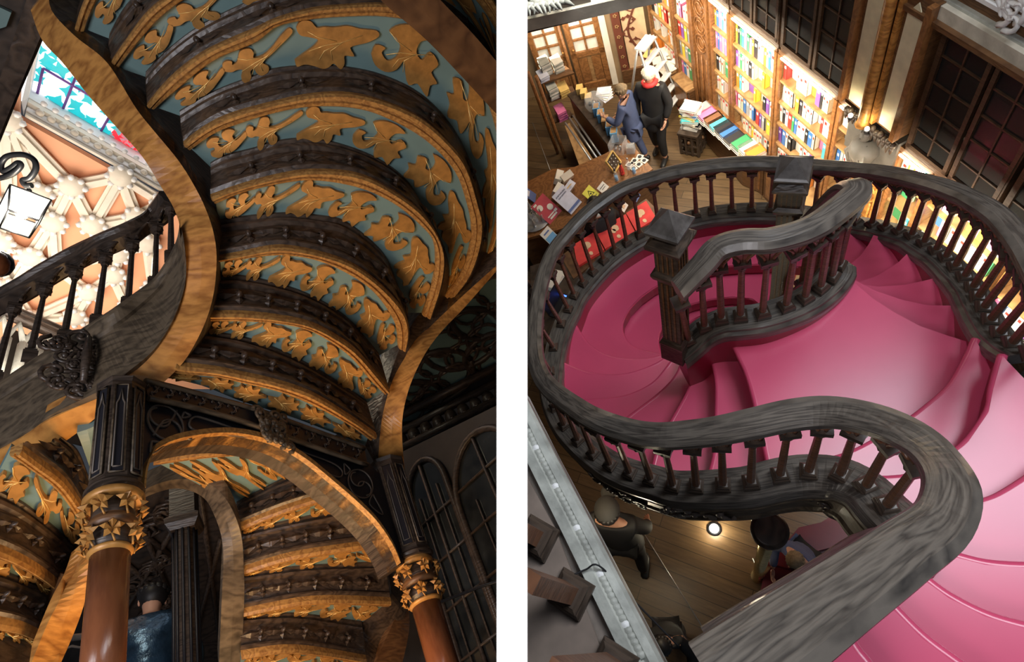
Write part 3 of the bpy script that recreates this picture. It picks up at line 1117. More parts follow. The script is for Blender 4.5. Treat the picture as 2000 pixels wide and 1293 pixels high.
mb = MB()
ebox(mb, -1.9, EL + .1, 0, 4.2, -.3, -.1, 'wall_tan')
struct(mb.build('wall_back'))
for di, (s0, s1) in enumerate(((-.60, -.02), (.02, .60))):
    dr = bpy.data.objects.new('door_%d' % (di + 1), None)
    COL.objects.link(dr)
    struct(dr)
    dr.matrix_world = EM
    w = s1 - s0
    mb = MB()
    c = (s0 + s1) / 2
    for sg in (-1, 1):
        mb.box((c + sg * (w / 2 - .05), -.03, 1.0), (.09, .06, 2.0), 'wood_counter')
    mb.box((c, -.03, .02 + .04), (w, .06, .12), 'wood_counter')
    mb.box((c, -.03, .72), (w, .06, .09), 'wood_counter')
    mb.box((c, -.03, 1.96), (w, .06, .1), 'wood_counter')
    mb.box((c, -.05, .4), (w - .1, .03, .6), 'wood_shelf')
    for sg in (-1, 1):
        mb.box((c + sg * w * .19, -.03, .4), (w * .25, .03, .46), 'wood_counter')
    mb.box((c, -.03, 1.35), (.03, .04, 1.2), 'wood_counter')
    for k in range(1, 5):
        mb.box((c, -.03, .76 + k * .235), (w - .1, .04, .03), 'wood_counter')
    part('door_leaf', mb.mesh('door_leaf'), dr)
    mb = MB()
    mb.box((c, -.05, 1.34), (w - .12, .006, 1.2), 'pane_frosted')
    part('pane', mb.mesh('pane'), dr)
    mb = MB()
    mb.ball((c + (.22 if di == 0 else -.22), .02, .85), .02, 'gold_leaf', 8, 6)
    part('door_handle', mb.mesh('door_handle'), dr)
area('street_door_glow', EM, (0, .5, 1.4), (0, 0, 1.1), 1.0, .8, 14, (1, .92, .75))
mb = MB()
ebox(mb, .60, .70, 0, 2.3, -.1, .02, 'plaster_cream')
ebox(mb, .70, .80, 0, 2.3, -.1, .0, 'wall_tan')
struct(mb.build('trim_2'))
mb = MB()
ebox(mb, .80, EL - .02, 0, .26, -.1, .06, 'wood_brown')
struct(mb.build('baseboard_back'))
pp = thing('painted_panel', 'cream panel painted with a brown scrolling vine beside the doors', 'panel')
pp.matrix_world = EM
mb = MB()
plain('panel_peach', (.80, .55, .34), .6)
plain('vine_brown', (.16, .045, .025), .6)
mb.box(((.94 + EL - .06) / 2, 0, 1.1), (EL - .06 - .94, .03, 1.7), 'panel_peach')
mb.build('board', pp)
mb = MB()
mb.box((.86, .02, 1.1), (.13, .03, 1.7), 'vine_brown')
for k in range(9):
    for a in range(5):
        mb.ball(V((.86 + .022 * math.cos(a * 1.257), .04, .34 + k * .19 + .022 * math.sin(a * 1.257))), .014, 'wood_shelf', 6, 4, (1, .5, 1))
mb.build('rosette_strip', pp)
mb = MB()
xc = (.94 + EL - .06) / 2
main = [V((xc + .10 * math.sin(z * 5.0), .02, z)) for z in [.36 + .04 * i for i in range(38)]]
mb.tube(main, .018, 'vine_brown', seg=6)
for k in range(7):
    z = .45 + k * .21
    s = 1 if k % 2 else -1
    x0 = xc + .10 * math.sin(z * 5)
    pts = [V((x0 + s * .09 * math.sin(t * .5), .02, z + .07 * (1 - math.cos(t * .5)))) for t in range(9)]
    mb.tube(pts, .010, 'vine_brown', seg=5)
    for q in (pts[-1], pts[3], pts[6]):
        mb.prism([q + V((-.035, 0, 0)), q + V((0, 0, -.03)), q + V((.035, 0, 0)), q + V((0, 0, .04))], V((0, .01, 0)), 'vine_brown')
mb.build('painted_vine', pp)

# ---------- gallery ledges
mb = MB()
top = [R(1003, 44, 5.0), R(1290, -20, 5.0), R(1290, -300, 5.0), R(1003, -300, 5.0)]
mb.prism([p + V((0, 0, 0)) for p in top], V((0, 0, -.08)), 'stone_cream')
mb.prism([R(1003, 60, 4.9), R(1290, -10, 4.9), R(1300, -300, 4.9), R(1003, -300, 4.9)], V((0, 0, -.04)), 'wood_dark')
mb.prism([R(1003, 20, 5.06), R(1150, -14, 5.06), R(1150, -300, 5.06), R(1003, -300, 5.06)], V((0, 0, -.06)), 'stone_brown')
struct(mb.build('trim_gallery_far'))
g = thing('plaster_garland', 'grey plaster garland lying along the far gallery ledge', 'ornament')
mb = MB()
for k in range(14):
    c = R(1040 + 5 * k, 12 - .9 * k, 5.1)
    for j in range(3):
        a = k * 1.3 + j * 2.1
        mb.tube([c, c + V((.05 * math.cos(a), .05 * math.sin(a), .02)), c + V((.09 * math.cos(a + .4), .09 * math.sin(a + .4), 0))], [.014, .018, .004], 'stone_pale', seg=5)
mb.build('leaves', g)

GZ = 4.6
plain('stone_slate', (.22, .17, .14), .45, var=.25, scale=6)
mb = MB()
mb.prism([R(1003, 730, GZ), R(1012, 745, GZ), R(1150, 1010, GZ), R(1318, 1330, GZ), R(1003, 1400, GZ)], V((0, 0, -.06)), 'stone_brown')
struct(mb.build('trim_gallery_near'))
mb = MB()
e = [(1010, 745), (1080, 880), (1150, 1012), (1235, 1175), (1318, 1330)]
inn = [(988, 800), (1036, 910), (1100, 1038), (1177, 1196), (1244, 1338)]
path = [R((a[0] + b[0]) / 2, (a[1] + b[1]) / 2, GZ) for a, b in zip(e, inn)]
wd = (R(*e[2], GZ) - R(*inn[2], GZ)).length / 2
pathd = resample(path, 120)
sweep(mb, pathd, [(-wd, 0), (-wd * .8, .03), (-wd * .3, .035), (0, .02), (wd * .3, .045), (wd, .04), (wd, -.12), (-wd, -.12)], 'stone_pale')
for i, p in enumerate(pathd[20:112:2]):
    mb.ball(p + V((0, 0, .03)), wd * .32, 'plaster_white' if i % 9 == 4 else 'stone_pale', 6, 4, (1, 1, .5))
struct(mb.build('trim_gallery_moulding'))
gb = thing('gallery_balustrade', 'dark gallery railing with thick square posts at the lower left edge', 'balustrade')
mb = MB()
mb.prism([R(1003, 880, GZ + .01), R(1060, 985, GZ + .01), R(1085, 1030, GZ + .01), R(1200, 1330, GZ + .01), R(1003, 1400, GZ + .01)], V((0, 0, .02)), 'stone_slate')
mb.build('base_rail', gb)
for (fx, fy, ph) in ((1052, 1052, .26), (1118, 1160, .6), (1200, 1300, .85)):
    f = R(fx, fy, GZ + .03)
    mb = MB()
    q = math.radians(28)
    mb.lathe([(.075, 0), (.075, .03), (.062, .045), (.062, .065), (.045, .08)], 'wood_dark', sq=True, rot=q)
    mb.lathe([(.034, .08), (.032, ph)], 'wood_baluster', sq=True, rot=q)
    o = mb.build('post', gb)
    o.matrix_local = Matrix.Translation(f)
mb = MB()
cb = [R(1122, 1122, GZ + .06), R(1145, 1112, GZ + .06), R(1170, 1105, GZ + .07), R(1225, 1160, GZ - .1), R(1325, 1262, GZ - .3)]
mb.tube(catmull(cb, 5), .004, 'black_cloth', seg=6)
tag(mb.build('cable'), 'thin black cable trailing off the stone ledge over the void', 'cable')
# ================================================================== RIGHT HALL: furniture, goods and people
def pbox(poly, z, h, mat, name='x', top=None):
    mb = MB()
    mb.prism([R(x, y, z) for x, y in poly], V((0, 0, -h)), mat, top=top)
    return mb


# back counter with a dark top
ct = thing('counter', 'long dark reddish counter slanting in front of the doors', 'counter')
pbox([(1108, 184), (1134, 172), (1228, 283), (1203, 303)], .80, .04, 'wood_dark').build('worktop', ct)
pbox([(1111, 186), (1132, 176), (1224, 283), (1204, 300)], .76, .74, 'wood_counter').build('body', ct)
mb = MB()
for a, b in (((1112, 230), (1172, 318)), ((1119, 226), (1180, 314)), ((1104, 240), (1160, 322))):
    mb.tube([R(a[0], a[1], .55), R(b[0], b[1], .55)], .02, 'aluminium', seg=4)
mb.prism([R(1103, 246, .56), R(1112, 240, .56), R(1166, 322, .56), R(1137, 338, .56)], V((0, 0, -.5)), 'wood_shelf')
mb.build('side_panel', ct)
# front counter
fc = thing('counter', 'broad orange brown counter spread with perfume, cards and signs', 'counter')
pbox([(1036, 352), (1078, 330), (1122, 326), (1182, 300), (1226, 272), (1275, 330), (1240, 352), (1160, 402), (1100, 446), (1012, 470), (1010, 360)], .95, .05, 'wood_counter', top='wood_counter').build('worktop', fc)
pbox([(1040, 355), (1080, 333), (1124, 330), (1184, 304), (1226, 277), (1270, 330), (1238, 350), (1158, 400), (1098, 443), (1014, 468), (1012, 365)], .90, .85, 'wood_brown').build('body', fc)
T1 = .952


def box_at(name, label, cat, px, py, z, size, mat, rz=0.0, group=None, top=None, extra=None):
    p = R(px, py, z)
    o = thing(name, label, cat, p, rz=rz, group=group)
    mb = MB()
    mb.box((0, 0, size[2] / 2), size, mat)
    mb.build('carton', o)
    if top:
        mb = MB()
        mb.box((0, 0, size[2] + .003), (size[0] * .8, size[1] * .8, .006), top)
        mb.build('lid', o)
    if extra:
        mb = MB()
        mb.box((0, -size[1] / 2 - .002, size[2] / 2), (size[0] * .6, .004, size[2] * .5), extra)
        mb.build('printed_label', o)
    return o


plain('card_yellow', (.80, .55, .18), .6)
plain('card_blue', (.16, .42, .72), .6)
plain('card_brown', (.48, .28, .12), .6)
plain('sign_yellow', (.85, .80, .10), .5)
plain('sign_red', (.50, .04, .06), .5)
plain('sign_lilac', (.70, .72, .85), .5)
plain('book_blue', (.12, .18, .42), .5)
for k, (x, y) in enumerate(((1134, 180), (1142, 188), (1151, 197))):
    box_at('carton', 'small yellow carton on the back counter, %s in the row of three' % ('farthest', 'middle', 'nearest')[k], 'box', x, y, .8, (.12, .10, .11), 'card_yellow', .9, 'yellow cartons on the back counter', extra='wood_shelf')
for k, (x, y) in enumerate(((1168, 222), (1176, 234), (1185, 246), (1193, 258), (1202, 272))):
    box_at('carton', 'sky blue and brown carton on the back counter, %s of the five' % ('farthest', 'second farthest', 'middle', 'second nearest', 'nearest and largest')[k], 'box', x, y, .8, (.13, .10, .16 + .02 * (k == 4)), 'card_blue' if k != 2 else 'card_brown', .9, 'blue cartons on the back counter', top='card_brown', extra='card_brown')
# glass bowl
p = R(1164, 214, .8)
o = thing('glass_bowl', 'round glass bowl of trinkets between the yellow and blue cartons', 'bowl', p)
mb = MB()
mb.lathe([(.06, 0), (.12, .05), (.15, .13), (.14, .22), (.12, .26)], 'pane_clear', seg=18)
mb.build('bowl', o)
mb = MB()
for k in range(18):
    mb.ball((.07 * math.cos(k * 2.4) * (k % 3) / 2, .07 * math.sin(k * 2.4) * (k % 3) / 2, .05 + .006 * k), .025, ('aluminium', 'wood_brown', 'iron')[k % 3], 6, 4)
mb.build('trinkets', o)
o = thing('brochure_stack', 'white and blue leaflets lying behind the glass bowl', 'leaflets', R(1182, 190, .8))
mb = MB()
for k in range(5):
    mb.box((.01 * k, .02 * k, .006 + .012 * k), (.16, .22, .01), 'paper' if k % 2 else 'sign_lilac', Matrix.Rotation(.2 * k, 3, 'Z'))
mb.build('sheets', o)
# acrylic box
o = thing('acrylic_box', 'open clear acrylic box at the end of the back counter', 'box', R(1209, 292, .95), rz=.6)
mb = MB()
for a, b, c, d in ((-.1, 0, .004, .2), (.1, 0, .004, .2), (0, -.1, .2, .004), (0, .1, .2, .004)):
    mb.box((a, b, .09), (c, d, .18), 'pane_clear')
mb.build('walls', o)
mb = MB()
for k in range(6):
    mb.ball((.03 * math.cos(k * 2), .04 * math.sin(k * 2), .03), .02, 'aluminium' if k % 2 else 'iron', 6, 4)
mb.build('contents', o)
# wooden tray sign
o = thing('jewellery_display', 'tilted pale wooden tray of small pendants on the counter', 'display', R(1199, 327, T1), rz=.5)
mb = MB()
q = Matrix.Rotation(math.radians(65), 3, 'X')
mb.box((0, 0, .11), (.20, .22, .015), 'wood_dark', q)
for a, b, c, d in ((-.1, 0, .015, .22), (.1, 0, .015, .22), (0, -.11, .2, .015), (0, .11, .2, .015)):
    mb.box(V((0, 0, .11)) + q @ V((a, b, .015)), (c, d, .03), 'card_yellow', q)
for k in range(9):
    mb.ball(V((0, 0, .11)) + q @ V((-.06 + .06 * (k % 3), -.06 + .06 * (k // 3), .02)), .012, 'aluminium', 6, 4)
mb.build('tray', o)
# silver stand
o = thing('acrylic_stand', 'clear stand holding a stack of silver cards near the counter end', 'display', R(1233, 297, T1), rz=.8)
mb = MB()
for k in range(5):
    mb.box((-.04 + .02 * k, 0, .07), (.004, .12, .14), 'pane_clear')
    mb.box((-.03 + .02 * k, 0, .06), (.008, .10, .11), 'aluminium')
mb.build('cards', o)
# bottles
for k, (x, y, c, lab) in enumerate(((1205, 352, 'card_blue', 'clear faceted perfume bottle with blue liquid, nearest the rail'), (1216, 340, 'cover_red', 'tall crimson perfume bottle between two clear ones'), (1229, 330, 'pane_clear', 'empty clear pointed perfume bottle beside the white cards'), (1239, 338, 'card_blue', 'small blue perfume bottle by the end of the counter'))):
    o = thing('perfume_bottle', lab, 'bottle', R(x, y, T1), group='perfume bottles on the counter')
    mb = MB()
    mb.lathe([(.03, 0), (.035, .02), (.028, .05), (.036, .08), (.024, .14), (.01, .19)], 'pane_clear' if c != 'cover_red' else c, seg=8, smooth=False)
    mb.build('bottle', o)
    mb = MB()
    mb.lathe([(.02, .005), (.024, .03), (.02, .09)], c, seg=8)
    mb.build('liquid', o)
    mb = MB()
    mb.ball((0, 0, .205), .016, 'iron' if k != 2 else 'aluminium', 8, 6)
    mb.build('stopper', o)
o = thing('card_spread', 'white cards with round black pictures spread at the counter end', 'cards', R(1248, 322, T1))
mb = MB()
for k in range(6):
    mb.box((.09 * (k % 3) - .09, .10 * (k // 3), .006), (.08, .09, .012), 'paper', Matrix.Rotation(.1 * k, 3, 'Z'))
    mb.lathe([(.028, .013), (.027, .016)], 'iron', seg=12, c=(.09 * (k % 3) - .09, .10 * (k // 3), 0))
mb.build('cards', o)
# cream bags display
o = thing('paper_bag_display', 'cream folded gift boxes with a pale yellow flap on the counter', 'display', R(1103, 366, T1), rz=.3)
for k, (x, y, m, a) in enumerate(((-.13, 0, 'paper', .2), (.12, .03, 'plaster_cream', -.3), (-.02, -.12, 'sign_lilac', .1), (.06, .14, 'paper', .5))):
    mb = MB()
    q = Matrix.Rotation(a, 3, 'Z') @ Matrix.Rotation(.5, 3, 'X')
    mb.box((x, y, .08), (.17, .10, .13), m, q)
    mb.build('gift_box', o)
mb = MB()
mb.box((-.1, -.12, .12), (.22, .004, .14), 'card_yellow', Matrix.Rotation(.9, 3, 'X'))
mb.box((-.1, -.125, .125), (.06, .004, .05), 'wood_shelf', Matrix.Rotation(.9, 3, 'X'))
mb.build('flap', o)


def sign(name, label, cat, px, py, w, h, tilt, rz, mat, deco, z=T1):
    o = thing(name, label, cat, R(px, py, z), rz=rz)
    q = Matrix.Rotation(tilt, 3, 'X')
    mb = MB()
    mb.box(q @ V((0, h / 2, 0)), (w, h, .008), mat, q)
    mb.build('board', o)
    mb = MB()
    for (x, y, a, b, m) in deco:
        if b is None:
            c = q @ V((x * w, y * h, .006))
            n = 14
            mb.prism([c + q @ V((a * w * math.cos(2 * PI * i / n), a * w * math.sin(2 * PI * i / n), 0)) for i in range(n)], q @ V((0, 0, .003)), m)
        elif b == 'tri':
            c = q @ V((x * w, y * h, .006))
            for j in range(3):
                a0, a1 = PI / 2 + j * 2.094, PI / 2 + (j + 1) * 2.094
                mb.tube([c + q @ V((a * w * math.cos(a0), a * w * math.sin(a0), 0)), c + q @ V((a * w * math.cos(a1), a * w * math.sin(a1), 0))], .004, m, seg=5)
        else:
            mb.box(q @ V((x * w, y * h, .006)), (a * w, b * h, .004), m, q)
    mb.build('print', o)
    return o


TL = math.radians(38)
sign('sign_board', 'dark red leaflet with white circles leaning on the counter front', 'sign', 1086, 425, .27, .36, TL, .30, 'sign_red',
     [(-.22, .70, .17, None, 'paper'), (.22, .45, .17, None, 'paper'), (-.30, .90, .2, .08, 'paper'), (-.05, .22, .5, .05, 'paper'), (.0, .12, .5, .07, 'paper'), (.30, .22, .18, .10, 'paper')])
o = sign('sign_board', 'pale lilac printed notice with a blue landscape foot', 'sign', 1126, 407, .24, .36, TL, .30, 'sign_lilac',
         [(0, .12, 1.0, .12, 'book_blue'), (0, .04, 1.0, .08, 'sign_lilac')])


def text(s, mat, parent, loc, size, rot, name='lettering'):
    cu = bpy.data.curves.new(name, 'FONT')
    cu.body = s
    cu.size = size
    cu.align_x = 'CENTER'
    cu.extrude = .001
    t = bpy.data.objects.new(name, cu)
    COL.objects.link(t)
    dg = bpy.context.evaluated_depsgraph_get()
    me = bpy.data.meshes.new_from_object(t.evaluated_get(dg))
    bpy.data.objects.remove(t)
    me.materials.clear()
    me.materials.append(MATS[mat])
    return part(name, me, parent, Matrix.Translation(V(loc)) @ rot.to_4x4())


q = Matrix.Rotation(TL, 3, 'X')
text('PORTUGUESA', 'iron', o, q @ V((0, .29, .007)), .030, q)
text('EXPOSITION', 'iron', o, q @ V((0, .255, .007)), .028, q)
sign('sign_board', 'small yellow warning notice with a black triangle', 'sign', 1164, 387, .17, .19, TL, .35, 'sign_yellow', [(0, .5, .32, 'tri', 'iron'), (0, .5, .14, .10, 'iron'), (0, .15, .6, .04, 'iron')])
sign('sign_board', 'small white card with a few lines beside the yellow notice', 'sign', 1184, 372, .14, .12, TL, .35, 'paper', [(0, .65, .7, .07, 'iron'), (0, .4, .5, .06, 'iron')])
sign('poster_board', 'slanted violet board cut by the left edge of the hall view', 'sign', 1046, 388, .16, .42, math.radians(60), .9, 'book_blue', [(0, .5, .6, .4, 'sign_lilac')])
sign('booklet', 'white and blue booklet standing below the silver tray', 'booklet', 1088, 475, .17, .26, math.radians(45), .3, 'paper', [(0, .35, .9, .5, 'card_blue'), (0, .8, .6, .08, 'book_blue')], z=.85)
# silver perfume tray
o = thing('perfume_tray', 'round silver tray crowded with clear perfume bottles', 'tray', R(1044, 428, T1))
mb = MB()
mb.lathe([(.05, 0), (.22, .0), (.24, .02), (.235, .025), (.05, .012)], 'aluminium', seg=28)
mb.build('tray', o)
for k in range(12):
    a = k * 2.4
    r = .055 * math.sqrt(k)
    mb = MB()
    x, y = r * math.cos(a), r * math.sin(a)
    mb.lathe([(.02, .02), (.026, .05), (.018, .09), (.008, .13 + .02 * (k % 3))], 'aluminium' if k % 2 else 'pane_clear', seg=7, c=(x, y, 0), smooth=False)
    mb.ball((x, y, .14 + .02 * (k % 3)), .012, 'iron' if k % 3 == 0 else 'aluminium', 6, 4)
    mb.build('bottle', o)

# side table with red cloth bags, brochures and books, under the rail
tb = thing('table', 'dark table below the balustrade carrying red cloth bags', 'table')
pbox([(1095, 500), (1180, 440), (1262, 388), (1292, 418), (1200, 480), (1120, 545)], .80, .04, 'wood_brown').build('tabletop', tb)
for (x, y) in ((1104, 505), (1256, 396), (1284, 418), (1126, 538)):
    mb = MB()
    p = R(x, y, .78)
    mb.tube([p, V((p.x, p.y, 0))], .03, 'wood_dark', seg=6)
    mb.build('leg', tb)
for k, (poly, lab) in enumerate((([(1120, 478), (1162, 452), (1180, 488), (1128, 520)], 'left'), ([(1163, 450), (1222, 418), (1240, 452), (1182, 486)], 'middle'), ([(1223, 416), (1262, 392), (1282, 426), (1242, 450)], 'right'))):
    o = thing('cloth_bag', 'flat red cloth bag with a cream face print, %s of three on the table' % lab, 'bag', group='red cloth bags')
    mb = pbox(poly, .85, .045, 'red_cloth')
    mb.build('bag', o)
    cx = sum(a for a, b in poly) / 4
    cy = sum(b for a, b in poly) / 4
    mb = MB()
    for (dx, dy, r) in ((0, -6, .045), (7, 10, .025), (-3, 0, .03)):
        c = R(cx + dx, cy + dy, .852)
        mb.prism([c + V((r * math.cos(i * .5), r * 1.3 * math.sin(i * .5), 0)) for i in range(12)], V((0, 0, .004)), 'panel_peach')
    mb.build('print', o)
for k, (x, y, m) in enumerate(((1196, 425, 'book_blue'), (1223, 408, 'paper'), (1247, 388, 'book_blue'))):
    sign('booklet', ('dark blue booklet behind the red bags', 'white booklet with a portrait behind the red bags', 'blue and white booklet at the right end of the red bags')[k], 'booklet', x, y, .13, .20, math.radians(50), .5, m, [(0, .75, .7, .2, 'paper' if k != 1 else 'book_blue'), (0, .3, .4, .3, 'panel_peach' if k == 1 else 'card_blue')], z=.85)
# cash desk with blue lit screen seen through the left balusters
o = thing('laptop', 'open laptop with a blue lit edge behind the left balusters', 'laptop', R(1100, 600, .8), rz=.5)
mb = MB()
mb.box((0, 0, .01), (.36, .25, .02), 'iron')
mb.build('keyboard', o)
mb = MB()
mb.box((0, .13, .12), (.36, .012, .22), 'iron', Matrix.Rotation(-.2, 3, 'X'))
mb.build('screen', o)
mb = MB()
mb.box((.0, -.12, .02), (.24, .02, .012), 'blue_led')
mb.box((.15, .0, .02), (.02, .18, .012), 'blue_led')
mb.build('light_edge', o)
dk = thing('desk', 'dark desk under the left side of the balustrade', 'desk')
pbox([(1035, 520), (1100, 500), (1150, 560), (1140, 650), (1040, 680)], .79, .04, 'wood_dark').build('desktop', dk)
pbox([(1040, 526), (1098, 506), (1146, 562), (1136, 645), (1045, 670)], .75, .73, 'wood_brown').build('body', dk)
o = thing('paper_stack', 'white papers lying on the dark desk under the balustrade', 'papers', R(1083, 552, .79), rz=.4)
mb = MB()
for k in range(4):
    mb.box((.01 * k, 0, .01 + .012 * k), (.28, .16, .01), 'paper', Matrix.Rotation(.06 * k, 3, 'Z'))
mb.build('sheets', o)

# newspaper rack at the far left
rk = thing('paper_rack', 'tall open wooden rack of stacked papers left of the doors', 'rack')
zr = [1.25, .95, .62]
for k, (poly, z) in enumerate((([(1052, 145), (1104, 128), (1122, 142), (1062, 162)], 1.05), ([(1062, 186), (1118, 168), (1124, 180), (1068, 200)], .75), ([(1072, 228), (1112, 214), (1120, 226), (1080, 240)], .42))):
    pbox(poly, z, .03, 'wood_brown').build('shelf', rk)
for (x0, y0, x1, y1) in ((1078, 62, 1104, 308), (1034, 110, 1090, 300), (1110, 130, 1128, 180)):
    mb = MB()
    f = R(x1, y1, 0)
    t = R(x0, y0, 1.6)
    mb.tube([f, V((f.x, f.y, .12)), V((f.x, f.y, 1.7))], [.022, .03, .028], 'wood_counter', seg=8)
    mb.build('post', rk)
for k, (x, y, z, n, m, lab) in enumerate(((1068, 140, 1.05, 5, 'paper', 'left stack of white papers on the top rack shelf'), (1091, 134, 1.05, 4, 'paper', 'right stack of white papers on the top rack shelf'), (1062, 152, 1.05, 2, 'sign_lilac', 'thin lilac magazine pile at the left of the rack'),
                                      (1082, 186, .75, 5, 'paper', 'stack of striped papers on the middle rack shelf'), (1102, 182, .75, 3, 'card_yellow', 'small yellow stack on the middle rack shelf'), (1098, 228, .42, 4, 'cover_pink', 'pink magazines on the lowest rack shelf'))):
    o = thing('magazine_stack', lab, 'magazines', R(x, y, z), rz=-.3, group='papers on the rack')
    mb = MB()
    for j in range(n * 2):
        mb.box((.004 * (j % 3), .005 * (j % 2), .012 + .022 * j), (.15, .24, .018), m if (j % 3 or m != 'paper') else 'stone_pale', Matrix.Rotation(.03 * (j % 4), 3, 'Z'))
    mb.build('magazines', o)

# ladder
def ladder():
    f = R(1284, 222, 0)
    t = thing('step_ladder', 'white aluminium step ladder standing beside the blond woman', 'ladder', f, rz=math.radians(20))
    H = 1.35
    for sx in (-1, 1):
        mb = MB()
        mb.tube([V((sx * .28, -.30, 0)), V((sx * .17, 0, H))], .022, 'aluminium', seg=6)
        mb.build('rail', t)
        mb = MB()
        mb.tube([V((sx * .28, .40, 0)), V((sx * .17, .05, H))], .018, 'aluminium', seg=6)
        mb.build('rear_leg', t)
    for k in range(1, 6):
        z = H * k / 6
        w = .28 - .11 * k / 6
        mb = MB()
        mb.box((0, -.30 + .30 * k / 6, z), (2 * w, .10, .02), 'plaster_white')
        mb.build('step', t)
    mb = MB()
    mb.box((0, .02, H), (.30, .18, .03), 'plaster_white')
    mb.build('platform', t)


ladder()

# stool with a pile of books
st = thing('stool', 'dark carved square stool carrying a tall pile of books', 'stool', R(1356, 290, 0), rz=.45)
mb = MB()
mb.box((0, 0, .44), (.36, .32, .04), 'wood_dark')
mb.build('seat', st)
for k in range(4):
    q = Matrix.Rotation(k * PI / 2, 3, 'Z')
    mb = MB()
    for x in (-.14, -.05, .05, .14):
        mb.box(q @ V((x, .145, .22)), (.03, .03, .42), 'wood_dark')
    for z in (.05, .2, .36):
        mb.box(q @ V((0, .145, z)), (.30 if k % 2 == 0 else .02, .02 if k % 2 == 0 else .30, .03), 'wood_dark')
    mb.ball(q @ V((0, .15, .28)), .03, 'wood_brown', 8, 6)
    mb.build('carved_side', st)
cols = ['grey', 'white', 'black', 'cream', 'white', 'turquoise', 'yellow', 'blue', 'white', 'white', 'red', 'white']
for k, cn in enumerate(cols):
    o = bpy.data.objects.new('book', BOOKM[cn])
    COL.objects.link(o)
    f = R(1356, 290, 0)
    th = .035
    o.matrix_world = Matrix.Translation(f + V((.02 * math.sin(k), .02 * math.cos(k * 2), .462 + k * (th + .001)))) @ Matrix.Rotation(.45 + .25 * math.sin(k * 1.7), 4, 'Z') @ Matrix.Translation(V((0, 0, th / 2))) @ Matrix.Rotation(PI / 2, 4, 'Y') @ Matrix.Translation(V((0, 0, -.10))) @ Matrix.Diagonal((th, .26, .2, 1))
    tag(o, '%s book lying flat, %s in the pile on the carved stool' % (cn, ['lowest', 'second', 'third', 'fourth', 'fifth', 'sixth', 'seventh', 'eighth', 'ninth', 'tenth', 'eleventh', 'topmost'][k]), 'book', 'pile of books on the stool')

# display table with face-up books
dt = thing('book_table', 'low display table along the bookcases covered with flat books', 'table')
pbox([(1360, 205), (1384, 196), (1520, 306), (1500, 330), (1448, 306)], .66, .04, 'wood_counter').build('tabletop', dt)
pbox([(1365, 210), (1384, 202), (1512, 308), (1498, 324), (1450, 304)], .62, .6, 'wood_brown').build('body', dt)
covers = [('grey', 1372, 211), ('pink', 1382, 221), ('brown', 1394, 230), ('turquoise', 1403, 239), ('black', 1414, 247), ('blue', 1424, 256), ('black', 1434, 266), ('green', 1450, 277), ('white', 1462, 285), ('orange', 1475, 294)]
ang = math.atan2(WD.y, WD.x)
for k, (cn, x, y) in enumerate(covers):
    p = R(x, y, .665 + .12)
    for j in range(3):
        o = bpy.data.objects.new('book', BOOKM[cn if j == 2 else ('white' if cn != 'white' else 'cream')])
        COL.objects.link(o)
        o.matrix_world = Matrix.Translation(V((p.x, p.y, .662 + j * .041))) @ Matrix.Rotation(ang + .04 * math.sin(k + j), 4, 'Z') @ Matrix.Translation(V((-.09, 0, .02))) @ Matrix.Rotation(PI / 2, 4, 'Y') @ Matrix.Diagonal((.04, .24, .165, 1))
        if j == 2:
            lb = '%s book face up on the long book table, %s' % (cn, 'pile %s from the stool end' % ['first', 'second', 'third', 'fourth', 'fifth', 'sixth', 'seventh', 'eighth', 'ninth', 'tenth'][k])
            tag(o, lb, 'book', 'topmost books on the book table')
        else:
            lb = 'pale book, %s under the top %s book, pile %s from stool' % (('lowest', 'middle')[j], cn, ['one', 'two', 'three', 'four', 'five', 'six', 'seven', 'eight', 'nine', 'ten'][k])
            tag(o, lb, 'book', lb)
# papers on the far base cupboard
o = thing('paper_stack', 'loose white leaflets on the cupboard under the far bookcase', 'papers', W(-1.9, .62, .10), rz=0)
mb = MB()
for k in range(8):
    mb.box((.12 * math.sin(k * 2), .25 * math.cos(k * 1.3) - .1, .012 + .012 * k), (.17, .22, .01), 'paper' if k != 5 else 'card_yellow', Matrix.Rotation(k * .7, 3, 'Z'))
mb.build('sheets', o)


# ---------- people
def skin_mesh(name, verts, edges, mat, parent, lv=2):
    me = bpy.data.meshes.new(name)
    me.from_pydata([v[0] for v in verts], [], [])
    me = bpy.data.meshes.new(name)
    me.from_pydata([tuple(v[0]) for v in verts], edges, [])
    me.materials.append(MATS[mat])
    o = bpy.data.objects.new(name, me)
    COL.objects.link(o)
    o.parent = parent
    sk = o.modifiers.new('skin', 'SKIN')
    sk.use_smooth_shade = True
    for i, v in enumerate(verts):
        r = v[1]
        rr = r if isinstance(r, tuple) else (r, r)
        d = me.skin_vertices[0].data[i]
        d.radius = rr
        d.use_root = (i == 0)
    ss = o.modifiers.new('subsurf', 'SUBSURF')
    ss.levels = ss.render_levels = lv
    return o


